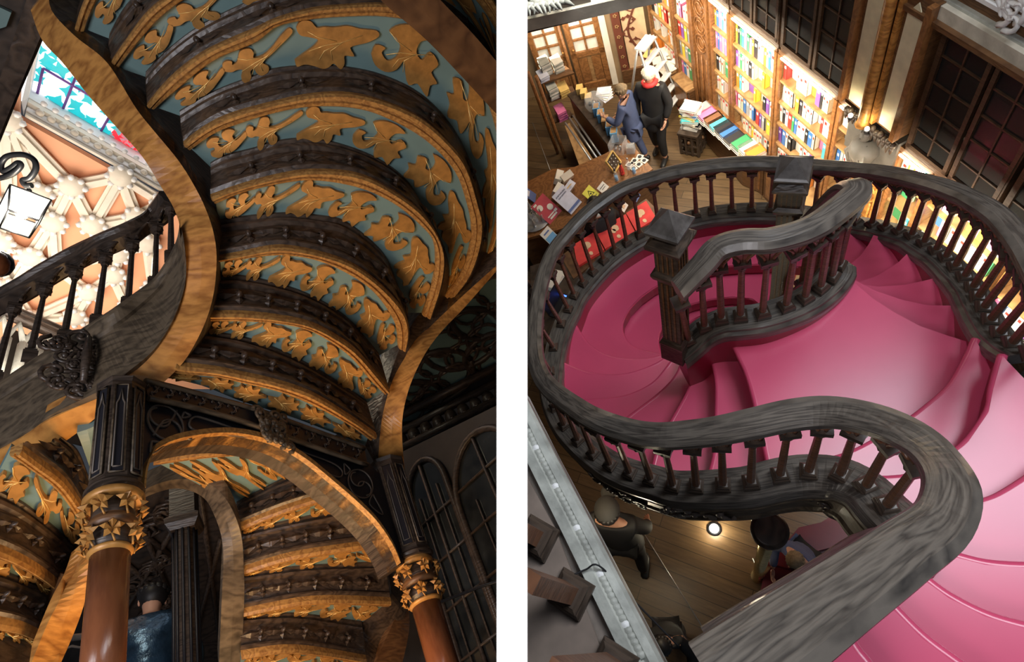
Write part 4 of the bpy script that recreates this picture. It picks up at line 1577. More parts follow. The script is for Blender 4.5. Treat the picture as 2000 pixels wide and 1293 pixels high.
def hand(root, wrist, direction, palm_n, mat='skin', curl=.5, s=1.0, side=1):
    """palm with five separate bent fingers"""
    d = direction.normalized()
    n = (palm_n - d * palm_n.dot(d)).normalized()
    u = d.cross(n) * side
    vs = [(wrist, .020 * s), (wrist + d * .045 * s, (.030 * s, .016 * s)), (wrist + d * .085 * s, (.030 * s, .014 * s))]
    es = [(0, 1), (1, 2)]
    for k in range(4):
        off = (-.027 + .018 * k) * s
        ln = (.030, .034, .032, .025)[k] * s
        p = wrist + d * .088 * s + u * off
        b = 2
        for j in range(3):
            a = curl * (j + .5) * .7
            p = p + (d * math.cos(a) + n * math.sin(a)) * ln * (1 - .15 * j)
            vs.append((p, .0085 * s))
            es.append((b, len(vs) - 1))
            b = len(vs) - 1
    p = wrist + d * .03 * s - u * .03 * s
    vs.append((p, .011 * s))
    es.append((1, len(vs) - 1))
    for j in range(2):
        p = p + (d * .8 - u * (.6 - .4 * j) + n * .35).normalized() * .032 * s
        vs.append((p, .0095 * s))
        es.append((len(vs) - 2, len(vs) - 1))
    return skin_mesh('hand', vs, es, mat, root, 1)


def person(label, loc, rz, H=1.68, coat='black_cloth', legs='black_cloth', hair='hair_grey', hair_len=0.0, cap=None, scarf=None,
           arms=None, bend=0.0, look=0.0, seated=False, coat_len=.50, shoe='shoe_black', stride=.06, group=None, frame=MR, skinm='skin'):
    s = H / 1.70
    t = thing('person', label, 'person', loc, frame, rz, scale=s)
    hipz = .90 if not seated else .52
    fw = V((0, 1, 0))

    def tor(z, y=0.0, x=0.0):            # torso point bent forward about the hips
        c, sn = math.cos(bend), math.sin(bend)
        return V((x, y * c + z * sn, hipz + z * c - y * sn))
    if not seated:
        knee = [V((-.09, .02 + stride, .48)), V((.09, .02 - stride * .3, .48))]
        foot = [V((-.10, .0 + stride, .07)), V((.10, -.02 - stride, .07))]
    else:
        knee = [V((-.12, .42, .50)), V((.12, .42, .50))]
        foot = [V((-.12, .44, .08)), V((.12, .36, .08))]
    hip = [V((-.09, 0, hipz - .02)), V((.09, 0, hipz - .02))]
    arms = arms or [((-.24, .05, .24), (-.22, .16, .02)), ((.24, .05, .24), (.22, .16, .02))]
    sh = [tor(.50, 0, -.17), tor(.50, 0, .17)]
    el = [tor(a[0][2], a[0][1], a[0][0]) for a in arms]
    wr = [tor(a[1][2], a[1][1], a[1][0]) for a in arms]
    neck = tor(.56)
    head0 = tor(.62, .01)
    hd = V((math.sin(look) * .03, math.cos(look) * .03, 0))
    headc = tor(.71, .02)
    headt = tor(.78, .01)
    vs = [(tor(0), (.15, .11)), (tor(.25), (.135, .10)), (tor(.44), (.16, .10)), (neck, .055), (head0, (.055, .06)), (headc, (.078, .092)), (headt, (.060, .07)),
          (sh[0], .055), (el[0], .042), (wr[0], .028), (sh[1], .055), (el[1], .042), (wr[1], .028),
          (hip[0], .085), (knee[0], .058), (foot[0], .038), (hip[1], .085), (knee[1], .058), (foot[1], .038)]
    es = [(0, 1), (1, 2), (2, 3), (3, 4), (4, 5), (5, 6), (2, 7), (7, 8), (8, 9), (2, 10), (10, 11), (11, 12), (0, 13), (13, 14), (14, 15), (0, 16), (16, 17), (17, 18)]
    body = skin_mesh('body', vs, es, skinm, t)
    # face
    f = V((math.sin(look), math.cos(look) * math.cos(bend), -math.sin(bend))).normalized()
    upv = tor(1) - tor(0)
    sd = f.cross(upv).normalized()
    mb = MB()
    for k in (-1, 1):
        mb.ball(headc + f * .086 + sd * .032 * k + upv * .005, .010, 'hair_black', 6, 4)
        mb.ball(headc + sd * .082 * k - upv * .01, .020, skinm, 6, 4, (.5, .8, 1.2))
    mb.ball(headc + f * .098 - upv * .02, .014, skinm, 6, 5)
    mb.tube([headc + f * .088 - upv * .045 - sd * .02, headc + f * .092 - upv * .047, headc + f * .088 - upv * .045 + sd * .02], .005, 'cover_red', seg=5)
    mb.build('face', t)
    for k in (0, 1):
        d = (wr[k] - el[k]).normalized()
        hand(t, wr[k], d, V((-1 if k else 1, .4, 0)), skinm, .6, 1.0, -1 if k else 1)
    # coat
    cz = -coat_len * .8 if not seated else -.06
    vs = [(tor(.05), (.19, .14)), (tor(.25), (.175, .13)), (tor(.44), (.185, .125)), (tor(.53), (.10, .085)),
          (sh[0], .078), (el[0], .066), (el[0].lerp(wr[0], .92), .048), (sh[1], .078), (el[1], .066), (el[1].lerp(wr[1], .92), .048)]
    es = [(0, 1), (1, 2), (2, 3), (2, 4), (4, 5), (5, 6), (2, 7), (7, 8), (8, 9)]
    if not seated:
        vs.append((V((0, 0, hipz + cz * .6)), (.205, .155)))
        vs.append((V((0, 0, hipz + cz)), (.205, .15)))
        es += [(0, 10), (10, 11)]
    skin_mesh('coat', vs, es, coat, t)
    # trousers
    vs = [(V((0, 0, hipz)), (.155, .12)), (hip[0], .098), (knee[0], .073), (foot[0] + V((0, 0, .05)), .058), (hip[1], .098), (knee[1], .073), (foot[1] + V((0, 0, .05)), .058)]
    skin_mesh('trousers', vs, [(0, 1), (1, 2), (2, 3), (0, 4), (4, 5), (5, 6)], legs, t)
    for k in (0, 1):
        mb = MB()
        p = foot[k]
        mb.grid([[V((p.x + a * math.cos(i * PI / 4), yy, .045 + b * math.sin(i * PI / 4))) for i in range(8)] for yy, a, b in ((p.y - .07, .02, .02), (p.y - .05, .04, .042), (p.y + .04, .045, .042), (p.y + .13, .045, .028), (p.y + .18, .02, .014))], shoe, closed=True, caps=True)
        mb.build('shoe', t)
    # hair / cap
    back = -f
    mb = MB()
    mb.ball(headc + upv * .030 + back * .016, .102, hair, 14, 10, (.92, 1.02, .98))
    for k in range(14):
        a = k * .45
        c = headc + upv * .05 + (sd * math.cos(a) + f * math.sin(a)) * .075 + back * .02
        mb.ball(c, .032, hair, 7, 5)
    if hair_len:
        for k in range(7):
            x = (k - 3) * .022
            st_ = headc + back * .085 + sd * x
            mb.tube([st_ + upv * .03, st_ + back * .03 - upv * hair_len * .5, st_ + back * .02 - upv * hair_len], [.03, .034, .012], hair, seg=7)
    mb.build('hair', t)
    if cap:
        mb = MB()
        mb.ball(headc + upv * .045, .112, cap, 16, 10, (.95, 1.05, .85))
        c = headc + f * .14 + upv * .05
        mb.ball(c, .075, cap, 12, 5, (.9, .9, .16))
        mb.build('cap', t)
    if scarf:
        mb = MB()
        pts = [neck + upv * .03 + (sd * math.cos(a * PI / 5) + f * math.sin(a * PI / 5)) * .085 for a in range(11)]
        mb.tube(pts, .038, scarf, seg=8)
        mb.build('scarf', t)
    return t


w = person('blond woman in a black coat and red scarf standing by the ladder', R(1292, 304, 0), math.radians(125), 1.66, hair='hair_white', hair_len=.26, scarf='red_cloth', look=.3, stride=.10,
           arms=[((-.25, .02, .22), (-.20, .12, .0)), ((.25, .0, .22), (.25, .06, -.06))], coat_len=.38)
m_ = person('person in a dark blue jacket with greying hair at the back counter', R(1251, 318, 0), math.radians(35), 1.52, coat='navy_cloth', legs='navy_cloth', hair='hair_grey', look=-.3, bend=.1,
            arms=[((-.26, .10, .28), (-.16, .33, .34)), ((.25, .06, .22), (.18, .25, .10))], coat_len=.36)
p_ = person('person in a black jacket and white collar seated at the red bags', R(1210, 520, 0), math.radians(-10), 1.65, hair='hair_black', seated=True, bend=.45, scarf='paper',
            arms=[((-.26, .12, .30), (-.12, .36, .22)), ((.26, .12, .30), (.12, .36, .22))])
c_ = person('man in a grey cap and black jacket walking below the stair', R(1243, 1078, 0), math.radians(-40), 1.9, cap='grey_cloth', bend=.12, stride=.16, hair='hair_black', coat_len=.25)
mb = MB()
mb.box((.0, .062, 1.0), (.002, .002, .002), 'paper')
d_ = person('person in a dark blue top on the red steps beneath the stair', R(1556, 1098, 0), math.radians(100), 1.3, coat='navy_cloth', hair='hair_grey', bend=.3, coat_len=.1,
            arms=[((-.26, .12, .26), (-.12, .36, .2)), ((.26, .12, .26), (.12, .36, .2))])
e_ = person('person in black at the very bottom beside the stone ledge', R(1318, 1235, 0), math.radians(150), 1.4, hair='hair_black', bend=.2,
            arms=[((-.26, .2, .3), (-.2, .45, .3)), ((.26, .2, .3), (.2, .45, .3))])

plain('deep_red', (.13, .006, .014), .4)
# red lower steps and the gilt column under the front of the stair
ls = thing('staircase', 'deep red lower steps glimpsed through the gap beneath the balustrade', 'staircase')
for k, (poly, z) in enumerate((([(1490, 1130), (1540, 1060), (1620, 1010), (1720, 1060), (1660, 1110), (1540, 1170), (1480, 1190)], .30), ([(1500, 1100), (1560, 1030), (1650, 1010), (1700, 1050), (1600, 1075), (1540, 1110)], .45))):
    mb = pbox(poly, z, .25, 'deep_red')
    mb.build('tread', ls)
cp = R(1503, 1037, 3.0)
col = thing('column', 'gilded round column under the front of the balustrade', 'column', (cp.x, cp.y, 0))
plain('gilt', (.75, .58, .30), .22, .85, var=.25, scale=20)
mb = MB()
mb.lathe([(.07, 0), (.07, .1), (.055, .15), (.052, 2.75)], 'gilt', seg=20)
mb.build('shaft', col)
mb = MB()
mb.lathe([(.055, 2.72), (.075, 2.78), (.065, 2.82), (.10, 2.95), (.115, 2.98), (.115, 3.03), (.09, 3.04)], 'wood_dark', seg=24)
mb.build('capital', col)
for k in range(8):
    a = k * PI / 4
    mb = MB()
    mb.ball((.085 * math.cos(a), .085 * math.sin(a), 2.88), .022, 'gilt', 7, 5, (1, 1, 1.6))
    mb.build('leaf', col)
fl_ = thing('floor_glint', 'small glowing disc on the plank floor standing for a lamp reflection', 'lamp', R(1395, 1033, .0))  # made-up glowing disc and rim in place of a reflection in the floor
mb = MB()
mb.lathe([(.075, 0), (.075, .02), (.055, .03)], 'iron', seg=20)
mb.build('glint_rim', fl_)
mb = MB()
mb.lathe([(.05, .025), (.05, .035), (.02, .045)], 'bulb', seg=16)
mb.build('lens', fl_)
point('floor_glint_glow', MR, R(1395, 1033, .12), 10, (1, .9, .65), .04)
# ================================================================== LEFT HALL: the stair seen from beneath
def vz(b, zb, t):
    """height of the point seen at pixel t when it stands plumb over the point seen at b"""
    vb, vt = BL @ cray(*b), BL @ cray(*t)
    db = math.hypot(vb.x, vb.y) * zb / vb.z
    return db / math.hypot(vt.x, vt.y) * vt.z


def Lcurve(l, z, n=48):
    return [L(p.x, p.y, z) for p in pxcurve(l, n)]


def Lz(l, n=60):
    """curve from (px, py, z) triples"""
    pts = resample(catmull([V(q) for q in l], 6), n)
    return [L(p.x, p.y, p.z) for p in pts]


def at(c, u):
    u = min(max(u, 0), 1) * (len(c) - 1)
    i = min(int(u), len(c) - 2)
    return c[i].lerp(c[i + 1], u - i)


MOT_A = [(.02, .35), (.10, .20), (.22, .17), (.30, .28), (.42, .2), (.60, .26), (.80, .42), (1, .62), (.98, .74), (.82, .62), (.70, .57), (.68, .74), (.78, .88), (.66, 1.0), (.50, .94),
         (.47, .75), (.54, .60), (.46, .50), (.33, .52), (.31, .70), (.40, .84), (.26, .96), (.10, .88), (.08, .70), (.19, .62), (.15, .50), (.04, .48)]
MOT_B = [(.0, .62), (.03, .82), (.10, .88), (.16, .80), (.14, .70), (.22, .74), (.32, 1.0), (.44, .97), (.46, .80), (.43, .66), (.56, .62), (.75, .72), (.92, .88), (1.02, .95), (1.03, .84), (.88, .68),
         (.70, .56), (.56, .48), (.51, .40), (.56, .25), (.52, .08), (.42, .04), (.37, .16), (.36, .34), (.30, .30), (.27, .12), (.18, -.02), (.13, .08), (.15, .24), (.22, .42), (.16, .50), (.07, .50)]
MOT_D = [(.0, .22), (.0, .06), (.10, .10), (.22, .05), (.32, -.02), (.40, .02), (.47, .10), (.55, -.02), (.61, .12), (.62, .28), (.74, .28), (.70, .45), (.80, .52), (.92, .58), (1.04, .70), (1.02, .80), (.85, .82),
         (.70, .88), (.56, .86), (.44, .88), (.35, .88), (.30, 1.02), (.20, 1.05), (.13, .92), (.15, .76), (.24, .70), (.34, .62), (.26, .48), (.12, .34)]
MOT_C = [(.0, .35), (.05, .16), (.20, .08), (.36, .18), (.46, .38), (.50, .20), (.57, .0), (.70, .10), (.88, -.02), (.90, .20), (1.0, .32), (.88, .42), (.96, .62), (.82, .72), (.72, .52),
         (.62, .60), (.66, .80), (.80, .92), (.60, 1.0), (.38, .96), (.24, .82), (.33, .72), (.40, .58), (.34, .38), (.22, .30), (.14, .42), (.19, .52), (.06, .54)]
MOT_M = [(0, .5), (.12, .62), (.10, .85), (.26, .76), (.34, 1.0), (.48, .78), (.66, .92), (.70, .66), (1, .58), (.80, .42), (.86, .18), (.64, .26), (.50, 0), (.40, .24), (.16, .12), (.18, .38)]
VEIN = [[(.2, .4), (.4, .5), (.6, .55), (.85, .70)], [(.3, .2), (.38, .38), (.6, .54)], [(.24, .82), (.34, .68), (.55, .58)], [(.46, .18), (.46, .38), (.62, .56)]]


def leaf(parent, c0, c1, u0, u1, v0, v1, mot, z, flip=False, th=.022, up=False):
    n = len(mot)
    pts = catmull([V((a, b, 0)) for a, b in mot + [mot[0]]], 3)[:-1]

    def mp(x, y, dz):
        if flip:
            x = 1 - x
        if up:
            y = 1 - y
        u = u0 + (u1 - u0) * x
        v = v0 + (v1 - v0) * y
        p = at(c0, u).lerp(at(c1, u), v)
        p.z = z - dz
        return p
    mb = MB()
    poly = [mp(p.x, p.y, th) for p in pts]
    # bevelled front
    cen = sum((V((p.x, p.y, 0)) for p in pts), V((0, 0, 0))) / len(pts)
    mb.prism(poly, V((0, 0, th - .001)), 'gold_leaf')
    for vn in VEIN:
        mb.tube([mp(a, b, th + .001) for a, b in vn], .0022, 'gold_line', seg=4)
    return mb.build('leaf_carving', parent)


def rosette_mesh(mat='wood_riser'):
    mb = MB()
    mb.ball((0, 0, .022), .019, mat, 8, 6)
    for k, (ln, w) in enumerate(((.15, .024), (.05, .022), (.15, .024), (.05, .022))):
        q = Matrix.Rotation(k * PI / 2, 3, 'Z')
        a = [q @ V((.012, 0, .02)), q @ V((ln * .5, w, .006)), q @ V((ln, 0, .002)), q @ V((ln * .5, -w, .006)), q @ V((ln * .5, 0, .022))]
        mb.add(a, [(0, 1, 4), (1, 2, 4), (2, 3, 4), (3, 0, 4)], mat)
    return mb.mesh('rosette')


ROS = rosette_mesh()


def stepL(root, k, E0, E1, E2, z, Enext, znext, seq, nros, ros_rng=(.06, .94), n=56, mot_gap=True, ros_s=1.0, dark=False):
    c0, c1, c2 = Lcurve(E0, z, n), Lcurve(E1, z, n), Lcurve(E2, z, n)
    c3 = Lcurve(Enext, znext, n)
    # riser: carved board rising from this step to the next, with dark mouldings at the top
    prof = [(0, 0), (.05, .018), (.10, .018), (.12, .0), (.70, .0), (.73, .022), (.80, .028), (.84, .012), (.90, .012), (.93, .03), (.99, .03), (1.0, 0)]
    rows = []
    for a, b in zip(c2, c3):
        h = -V((a.x, a.y, 0)).normalized()
        rows.append([a.lerp(b, t) + h * o for t, o in prof] + [b - h * .04, a - h * .04])
    mb = MB()
    mb.grid(rows, 'wood_riser', closed=True, smooth=False, caps=True)
    st = mb.build('step', root)
    mb = MB()
    mb.grid([[p, q, q + V((0, 0, .03)), p + V((0, 0, .03))] for p, q in zip(c0, c1)], 'teal_paint', closed=True, smooth=False, caps=True)
    mb.build('soffit_panel', st)
    rows = []
    for p, q in zip(c1, c2):
        rows.append([p + V((0, 0, .01)), p - V((0, 0, .02)), p.lerp(q, .12) - V((0, 0, .034)), p.lerp(q, .38) - V((0, 0, .040)), p.lerp(q, .44) - V((0, 0, .028)), p.lerp(q, .52) - V((0, 0, .028)),
                     p.lerp(q, .60) - V((0, 0, .044)), p.lerp(q, .85) - V((0, 0, .046)), q - V((0, 0, .03)), q + V((0, 0, .01))])
    mb = MB()
    mb.grid(rows, 'wood_gold' if not dark else 'wood_gold', closed=True, smooth=False, caps=True)
    mb.build('nosing_moulding', st)
    for (mot, u0, u1, flip) in seq:
        leaf(st, c0, c1, u0 - .004, u1 + .008, .07, .95, mot, z, flip)
    for j in range(nros):
        u = ros_rng[0] + (ros_rng[1] - ros_rng[0]) * (j + .5) / nros
        a, b = at(c2, u), at(c3, u)
        c = a.lerp(b, .41)
        tx = (at(c2, u + .02) - at(c2, u - .02)).normalized()
        up = (b - a).normalized()
        nn = tx.cross(up).normalized()
        if nn.dot(-c) < 0:
            nn = -nn
            tx = -tx
        up = nn.cross(tx)
        hh = (b - a).length * .55 / .13 * ros_s * 1.15
        m = Matrix(((tx.x, up.x, nn.x, c.x), (tx.y, up.y, nn.y, c.y), (tx.z, up.z, nn.z, c.z), (0, 0, 0, 1))) @ Matrix.Diagonal((hh * .8, hh, 1, 1))
        part('rosette', ROS, st, m)
    return st


SEQ = [(MOT_A, .03, .13, False), (MOT_B, .14, .27, False), (MOT_D, .275, .425, False), (MOT_C, .43, .56, False), (MOT_C, .60, .73, True), (MOT_D, .735, .87, True), (MOT_A, .87, .97, True)]
SEQM = [(MOT_M, .03 + .158 * i, .17 + .158 * i, bool(i % 2)) for i in range(6)]
ST = [
    dict(E0=[(300, 722), (327, 736), (400, 755), (470, 783), (574, 816), (650, 845), (714, 869)], E1=[(330, 716), (348, 722), (420, 728), (470, 740), (540, 757), (609, 785), (679, 823), (719, 853)],
         E2=[(345, 703), (358, 707), (420, 714), (470, 724), (540, 740), (609, 764), (679, 806), (734, 844)]),
    dict(E0=[(393, 653), (470, 663), (540, 686), (609, 719), (679, 761), (717, 787)], E1=[(404, 620), (470, 621), (540, 625), (609, 642), (679, 689), (720, 736), (748, 764)],
         E2=[(411, 606), (470, 606), (540, 613), (609, 628), (679, 667), (720, 708), (759, 757)]),
    dict(E0=[(421, 547), (470, 545), (540, 559), (609, 583), (679, 625), (741, 694)], E1=[(425, 505), (470, 500), (540, 493), (609, 501), (679, 531), (731, 569), (769, 625), (776, 674)],
         E2=[(424, 498), (470, 490), (540, 477), (609, 486), (679, 508), (734, 545), (783, 597), (797, 639), (790, 679)]),
    dict(E0=[(428, 438), (470, 431), (557, 423), (627, 428), (679, 440), (748, 496), (776, 552), (795, 611)], E1=[(421, 393), (470, 372), (540, 355), (609, 348), (696, 362), (766, 393), (818, 435), (846, 472), (846, 534), (823, 611)],
         E2=[(411, 379), (470, 358), (540, 339), (609, 329), (696, 336), (766, 369), (828, 418), (863, 482), (861, 545), (839, 616)]),
    dict(E0=[(412, 327), (440, 312), (500, 297), (540, 284), (609, 278), (679, 292), (748, 320), (801, 362), (835, 418), (862, 470), (875, 520), (870, 570)],
         E1=[(372, 289), (418, 257), (470, 237), (540, 216), (609, 205), (696, 209), (766, 233), (835, 275), (888, 334), (912, 400), (919, 440), (915, 482), (898, 531), (866, 573)],
         E2=[(358, 276), (400, 244), (452, 219), (540, 195), (609, 181), (679, 179), (748, 195), (818, 226), (870, 271), (908, 320), (933, 400), (940, 430), (936, 475), (915, 534), (878, 583)]),
    dict(E0=[(351, 226), (418, 188), (500, 157), (540, 143), (609, 137), (679, 139), (748, 153), (818, 184), (870, 230), (901, 278), (929, 348), (945, 420), (948, 480), (928, 535), (905, 560)],
         E1=[(303, 209), (348, 170), (418, 115), (500, 80), (540, 49), (609, 35), (679, 30), (748, 30), (820, 45), (890, 95), (940, 170), (972, 270), (985, 380), (983, 470), (960, 520)],
         E2=[(287, 202), (331, 150), (400, 97), (500, 52), (540, 33), (609, 14), (679, 7), (748, 5), (830, 18), (905, 70), (955, 150), (985, 260), (990, 380), (988, 480), (975, 515)]),
    dict(E0=[(284, 150), (331, 104), (400, 56), (500, 10), (600, -18), (740, -24), (850, -5), (930, 55), (975, 140), (990, 260)], E1=[(231, 132), (278, 70), (331, 17), (400, -25), (500, -60), (640, -90), (800, -80), (920, -10), (985, 90)],
         E2=[(210, 129), (250, 70), (299, 10), (380, -40), (480, -80), (640, -110), (820, -100), (940, -30), (990, 60)]),
    dict(E0=[(212, 75), (244, 21), (300, -30), (400, -80), (600, -140), (800, -130), (980, -20)], E1=[(167, 57), (188, 0), (230, -60), (330, -120), (560, -190), (800, -190), (985, -100)],
         E2=[(146, 56), (164, 0), (205, -70), (320, -140), (560, -215), (800, -220), (990, -130)])]
uf = thing('staircase', 'carved oak staircase seen from beneath with teal soffits and gilded leaf scrolls', 'staircase', (0, 0, 0), ML)
Z0, DZ = 2.2, .22
for k, s in enumerate(ST):
    z = Z0 + DZ * k
    if k < len(ST) - 1:
        nx, nz = ST[k + 1]['E0'], z + DZ
    else:
        nx, nz = [(x + 2, y - 25) for x, y in s['E2']], z + DZ
    stepL(uf, k, s['E0'], s['E1'], s['E2'], z, nx, nz, SEQM if k == 0 else SEQ, 6 if k < 6 else 7)


def band(root, name, a, b, h, mat, n=70, smooth=True, frame=ML):
    """solid strip between two (px, py, z) curves with thickness h upward"""
    ca, cb = Lz(a, n), Lz(b, n)
    mb = MB()
    rows = [[p, p.lerp(q, .5) - V((0, 0, .004)), q, q + V((0, 0, h)), p + V((0, 0, h))] for p, q in zip(ca, cb)]
    mb.grid(rows, mat, closed=True, smooth=False, caps=True)
    o = mb.build(name, root, frame=frame)
    return o


BR_R = [(95, -20, 3.9), (101, 21, 3.8), (146, 70, 3.62), (209, 122, 3.45), (264, 209, 3.2), (296, 250, 3.08), (348, 313, 2.95), (379, 362, 2.83), (400, 404, 2.75), (416, 450, 2.64), (423, 500, 2.55), (418, 569, 2.43), (400, 632, 2.3), (365, 698, 2.2), (327, 740, 2.12), (289, 772, 2.05)]
BR_L = [(60, 20, 3.9), (82, 78, 3.75), (122, 122, 3.6), (174, 188, 3.4), (226, 247, 3.2), (278, 306, 3.0), (313, 362, 2.9), (341, 410, 2.78), (355, 460, 2.64), (364, 534, 2.5), (358, 580, 2.42), (334, 639, 2.3), (299, 691, 2.2), (265, 722, 2.14), (244, 738, 2.1), (215, 765, 2.05)]
band(uf, 'curved_string', BR_L, BR_R, .14, 'wood_oak')
DD = [(120, -10, 3.9), (146, 57, 3.74), (212, 129, 3.52), (289, 204, 3.3), (350, 262, 3.12), (372, 300, 3.05), (414, 380, 2.88), (428, 438, 2.8), (424, 500, 2.66), (420, 550, 2.6), (410, 610, 2.44), (392, 655, 2.38), (355, 710, 2.24), (300, 722, 2.2), (290, 745, 2.16)]
DD = [(150, -30, 4.15), (232, 86, 3.95), (300, 160, 3.74), (364, 236, 3.52), (426, 332, 3.28), (444, 390, 3.1), (446, 445, 2.95), (440, 505, 2.8), (436, 555, 2.7), (425, 612, 2.5), (405, 660, 2.42), (355, 712, 2.26), (300, 722, 2.2), (290, 745, 2.16)]
band(uf, 'string_side', BR_R, DD, .16, 'wood_string')
# right hand string and the brown surface between it and the step ends
RS_L = [(985, 505, 3.2), (940, 545, 3.1), (880, 600, 2.95), (820, 660, 2.75), (775, 725, 2.55), (752, 790, 2.38), (742, 850, 2.22), (738, 915, 2.12)]
RS_R = [(985, 512, 3.2), (950, 552, 3.1), (905, 603, 2.95), (860, 650, 2.75), (825, 700, 2.55), (797, 765, 2.38), (785, 835, 2.22), (792, 935, 2.12)]
band(uf, 'curved_string', RS_L, RS_R, .10, 'wood_oak')
INN = [(985, 470, 3.3), (905, 560, 3.12), (870, 575, 3.08), (820, 612, 2.9), (782, 678, 2.68), (752, 762, 2.46), (722, 845, 2.28), (714, 872, 2.2)]
band(uf, 'string_side', INN, RS_L, .22, 'wood_riser')
# broad string crossing the top right corner
band(uf, 'upper_string', [(725, -30, 3.0), (748, 5, 3.0), (840, 85, 3.0), (970, 223, 3.0), (992, 245, 3.0)], [(820, -45, 3.0), (860, 0, 3.0), (920, 62, 3.0), (970, 120, 3.0), (992, 145, 3.0)], .12, 'wood_brown', n=20)

# ---------------- left flight: balustrade over a carved string
lf = thing('balustrade', 'dark oak balustrade rising along the curved string before the bright vault', 'balustrade', (0, 0, 0), ML)
bot = [(-30, 897), (0, 879), (52, 848), (104, 813), (209, 762), (255, 728), (299, 691), (334, 639), (357, 580), (364, 534), (360, 482), (354, 450)]
top = [(-30, 775), (0, 757), (65, 715), (139, 670), (212, 625), (262, 590), (299, 562), (322, 532), (337, 505), (346, 485), (350, 468), (352, 446)]
zb = [2.12, 2.11, 2.09, 2.07, 2.05, 2.12, 2.2, 2.3, 2.42, 2.5, 2.58, 2.66]
B3 = [(x, y, z) for (x, y), z in zip(bot, zb)]
T3 = [(x, y, vz(b, z, (x, y))) for (x, y), b, z in zip(top, bot, zb)]
cb_, ct_ = Lz(B3, 60), Lz(T3, 60)
mb = MB()
rows = []
for p, q in zip(cb_, ct_):
    h = -V((p.x, p.y, 0)).normalized()
    rows.append([p, p + h * .02, p.lerp(q, .08) + h * .02, p.lerp(q, .10), p.lerp(q, .80), p.lerp(q, .82) + h * .02, p.lerp(q, .88) + h * .035, p.lerp(q, .93) + h * .05, q + h * .055, q - h * .12, p - h * .12])
mb.grid(rows, 'wood_string', closed=True, smooth=False, caps=True)
mb.build('outer_string', lf)
band(lf, 'string_underside', [(-30, 955, 2.08), (0, 938, 2.07), (80, 893, 2.05), (154, 843, 2.04), (205, 800, 2.03)], [(-30, 897, 2.10), (0, 880, 2.10), (52, 850, 2.08), (104, 816, 2.06), (225, 764, 2.04)], .1, 'wood_oak', n=24)
LB = [((-12, 742), (33, 597), (-10 + 50, 560)), ((57, 700), (89, 566), (98, 524)), ((124, 663), (148, 538), (156, 492)), ((188, 633), (207, 512), (212, 466)), ((249, 597), (259, 487), (262, 444)), ((301, 557), (308, 456), (308, 412)), ((334, 505), (336, 420), (334, 378))]
lfo, lra = [], []
for f, c, r in LB:
    # height on the string's top edge
    j = min(range(60), key=lambda i: (pxcurve(top, 60)[i] - V((f[0], f[1], 0))).length)
    z = ct_[j].z + .01
    lfo.append(L(f[0], f[1], z))
    lra.append(L(r[0], r[1], vz(f, z, r)))
BALL = baluster_mesh('wood_dark', 'wood_dark')
rail_ext = [L(-60, 612, lra[0].z + .02)] + lra
mb = MB()
sweep(mb, catmull(rail_ext, 6), [(a * 1.0, b) for a, b in RAIL_PROF], 'wood_dark')
mb.build('handrail', lf)
tops = []
for f, r in zip(lfo, lra):
    d = r - f
    t = f + d * .76
    tops.append(t)
    la = V((-f.y, f.x, 0)).normalized()
    part('baluster', BALL, lf, orient(f, t, la, .72))
for i in range(len(LB) - 1):
    la = -V((lfo[i].x, lfo[i].y, 0)).normalized()
    arch_part(lf, tops[i], tops[i + 1], lra[i] + V((0, 0, -.08)), lra[i + 1] + V((0, 0, -.08)), la, mat='wood_dark')
i = 17
pp_ = [(x, y) for x, y in [(165, 712)]]
cpos = cb_[26].lerp(ct_[26], .45)
jn = min(range(60), key=lambda i: abs(pxcurve(bot, 60)[i].x - 160))
jt = min(range(60), key=lambda i: abs(pxcurve(top, 60)[i].x - 172))
cpos = cb_[jn].lerp(ct_[jt], .48)
nrm = -V((cpos.x, cpos.y, 0)).normalized()
for s_ in range(3):
    relief_cluster(lf, cpos + nrm * .015 + V((0, 0, .02 * (s_ - 1))), nrm, .26, .30, 'wood_dark', 40 + s_)
mb = MB()
mb.tube([cpos + nrm * .05 + V((0, 0, -.14)), cpos + nrm * .075, cpos + nrm * .05 + V((0, 0, .14))], [.012, .02, .012], 'wood_dark', seg=10)
mb.build('carved_boss', lf)

# ---------------- piers, columns and the arch between them
PA = L(238, 765, 2.04)
PB = L(752, 905, 2.12)


def axis_z(base, px, py):
    v = BL @ cray(px, py)
    return math.hypot(base.x, base.y) / math.hypot(v.x, v.y) * v.z


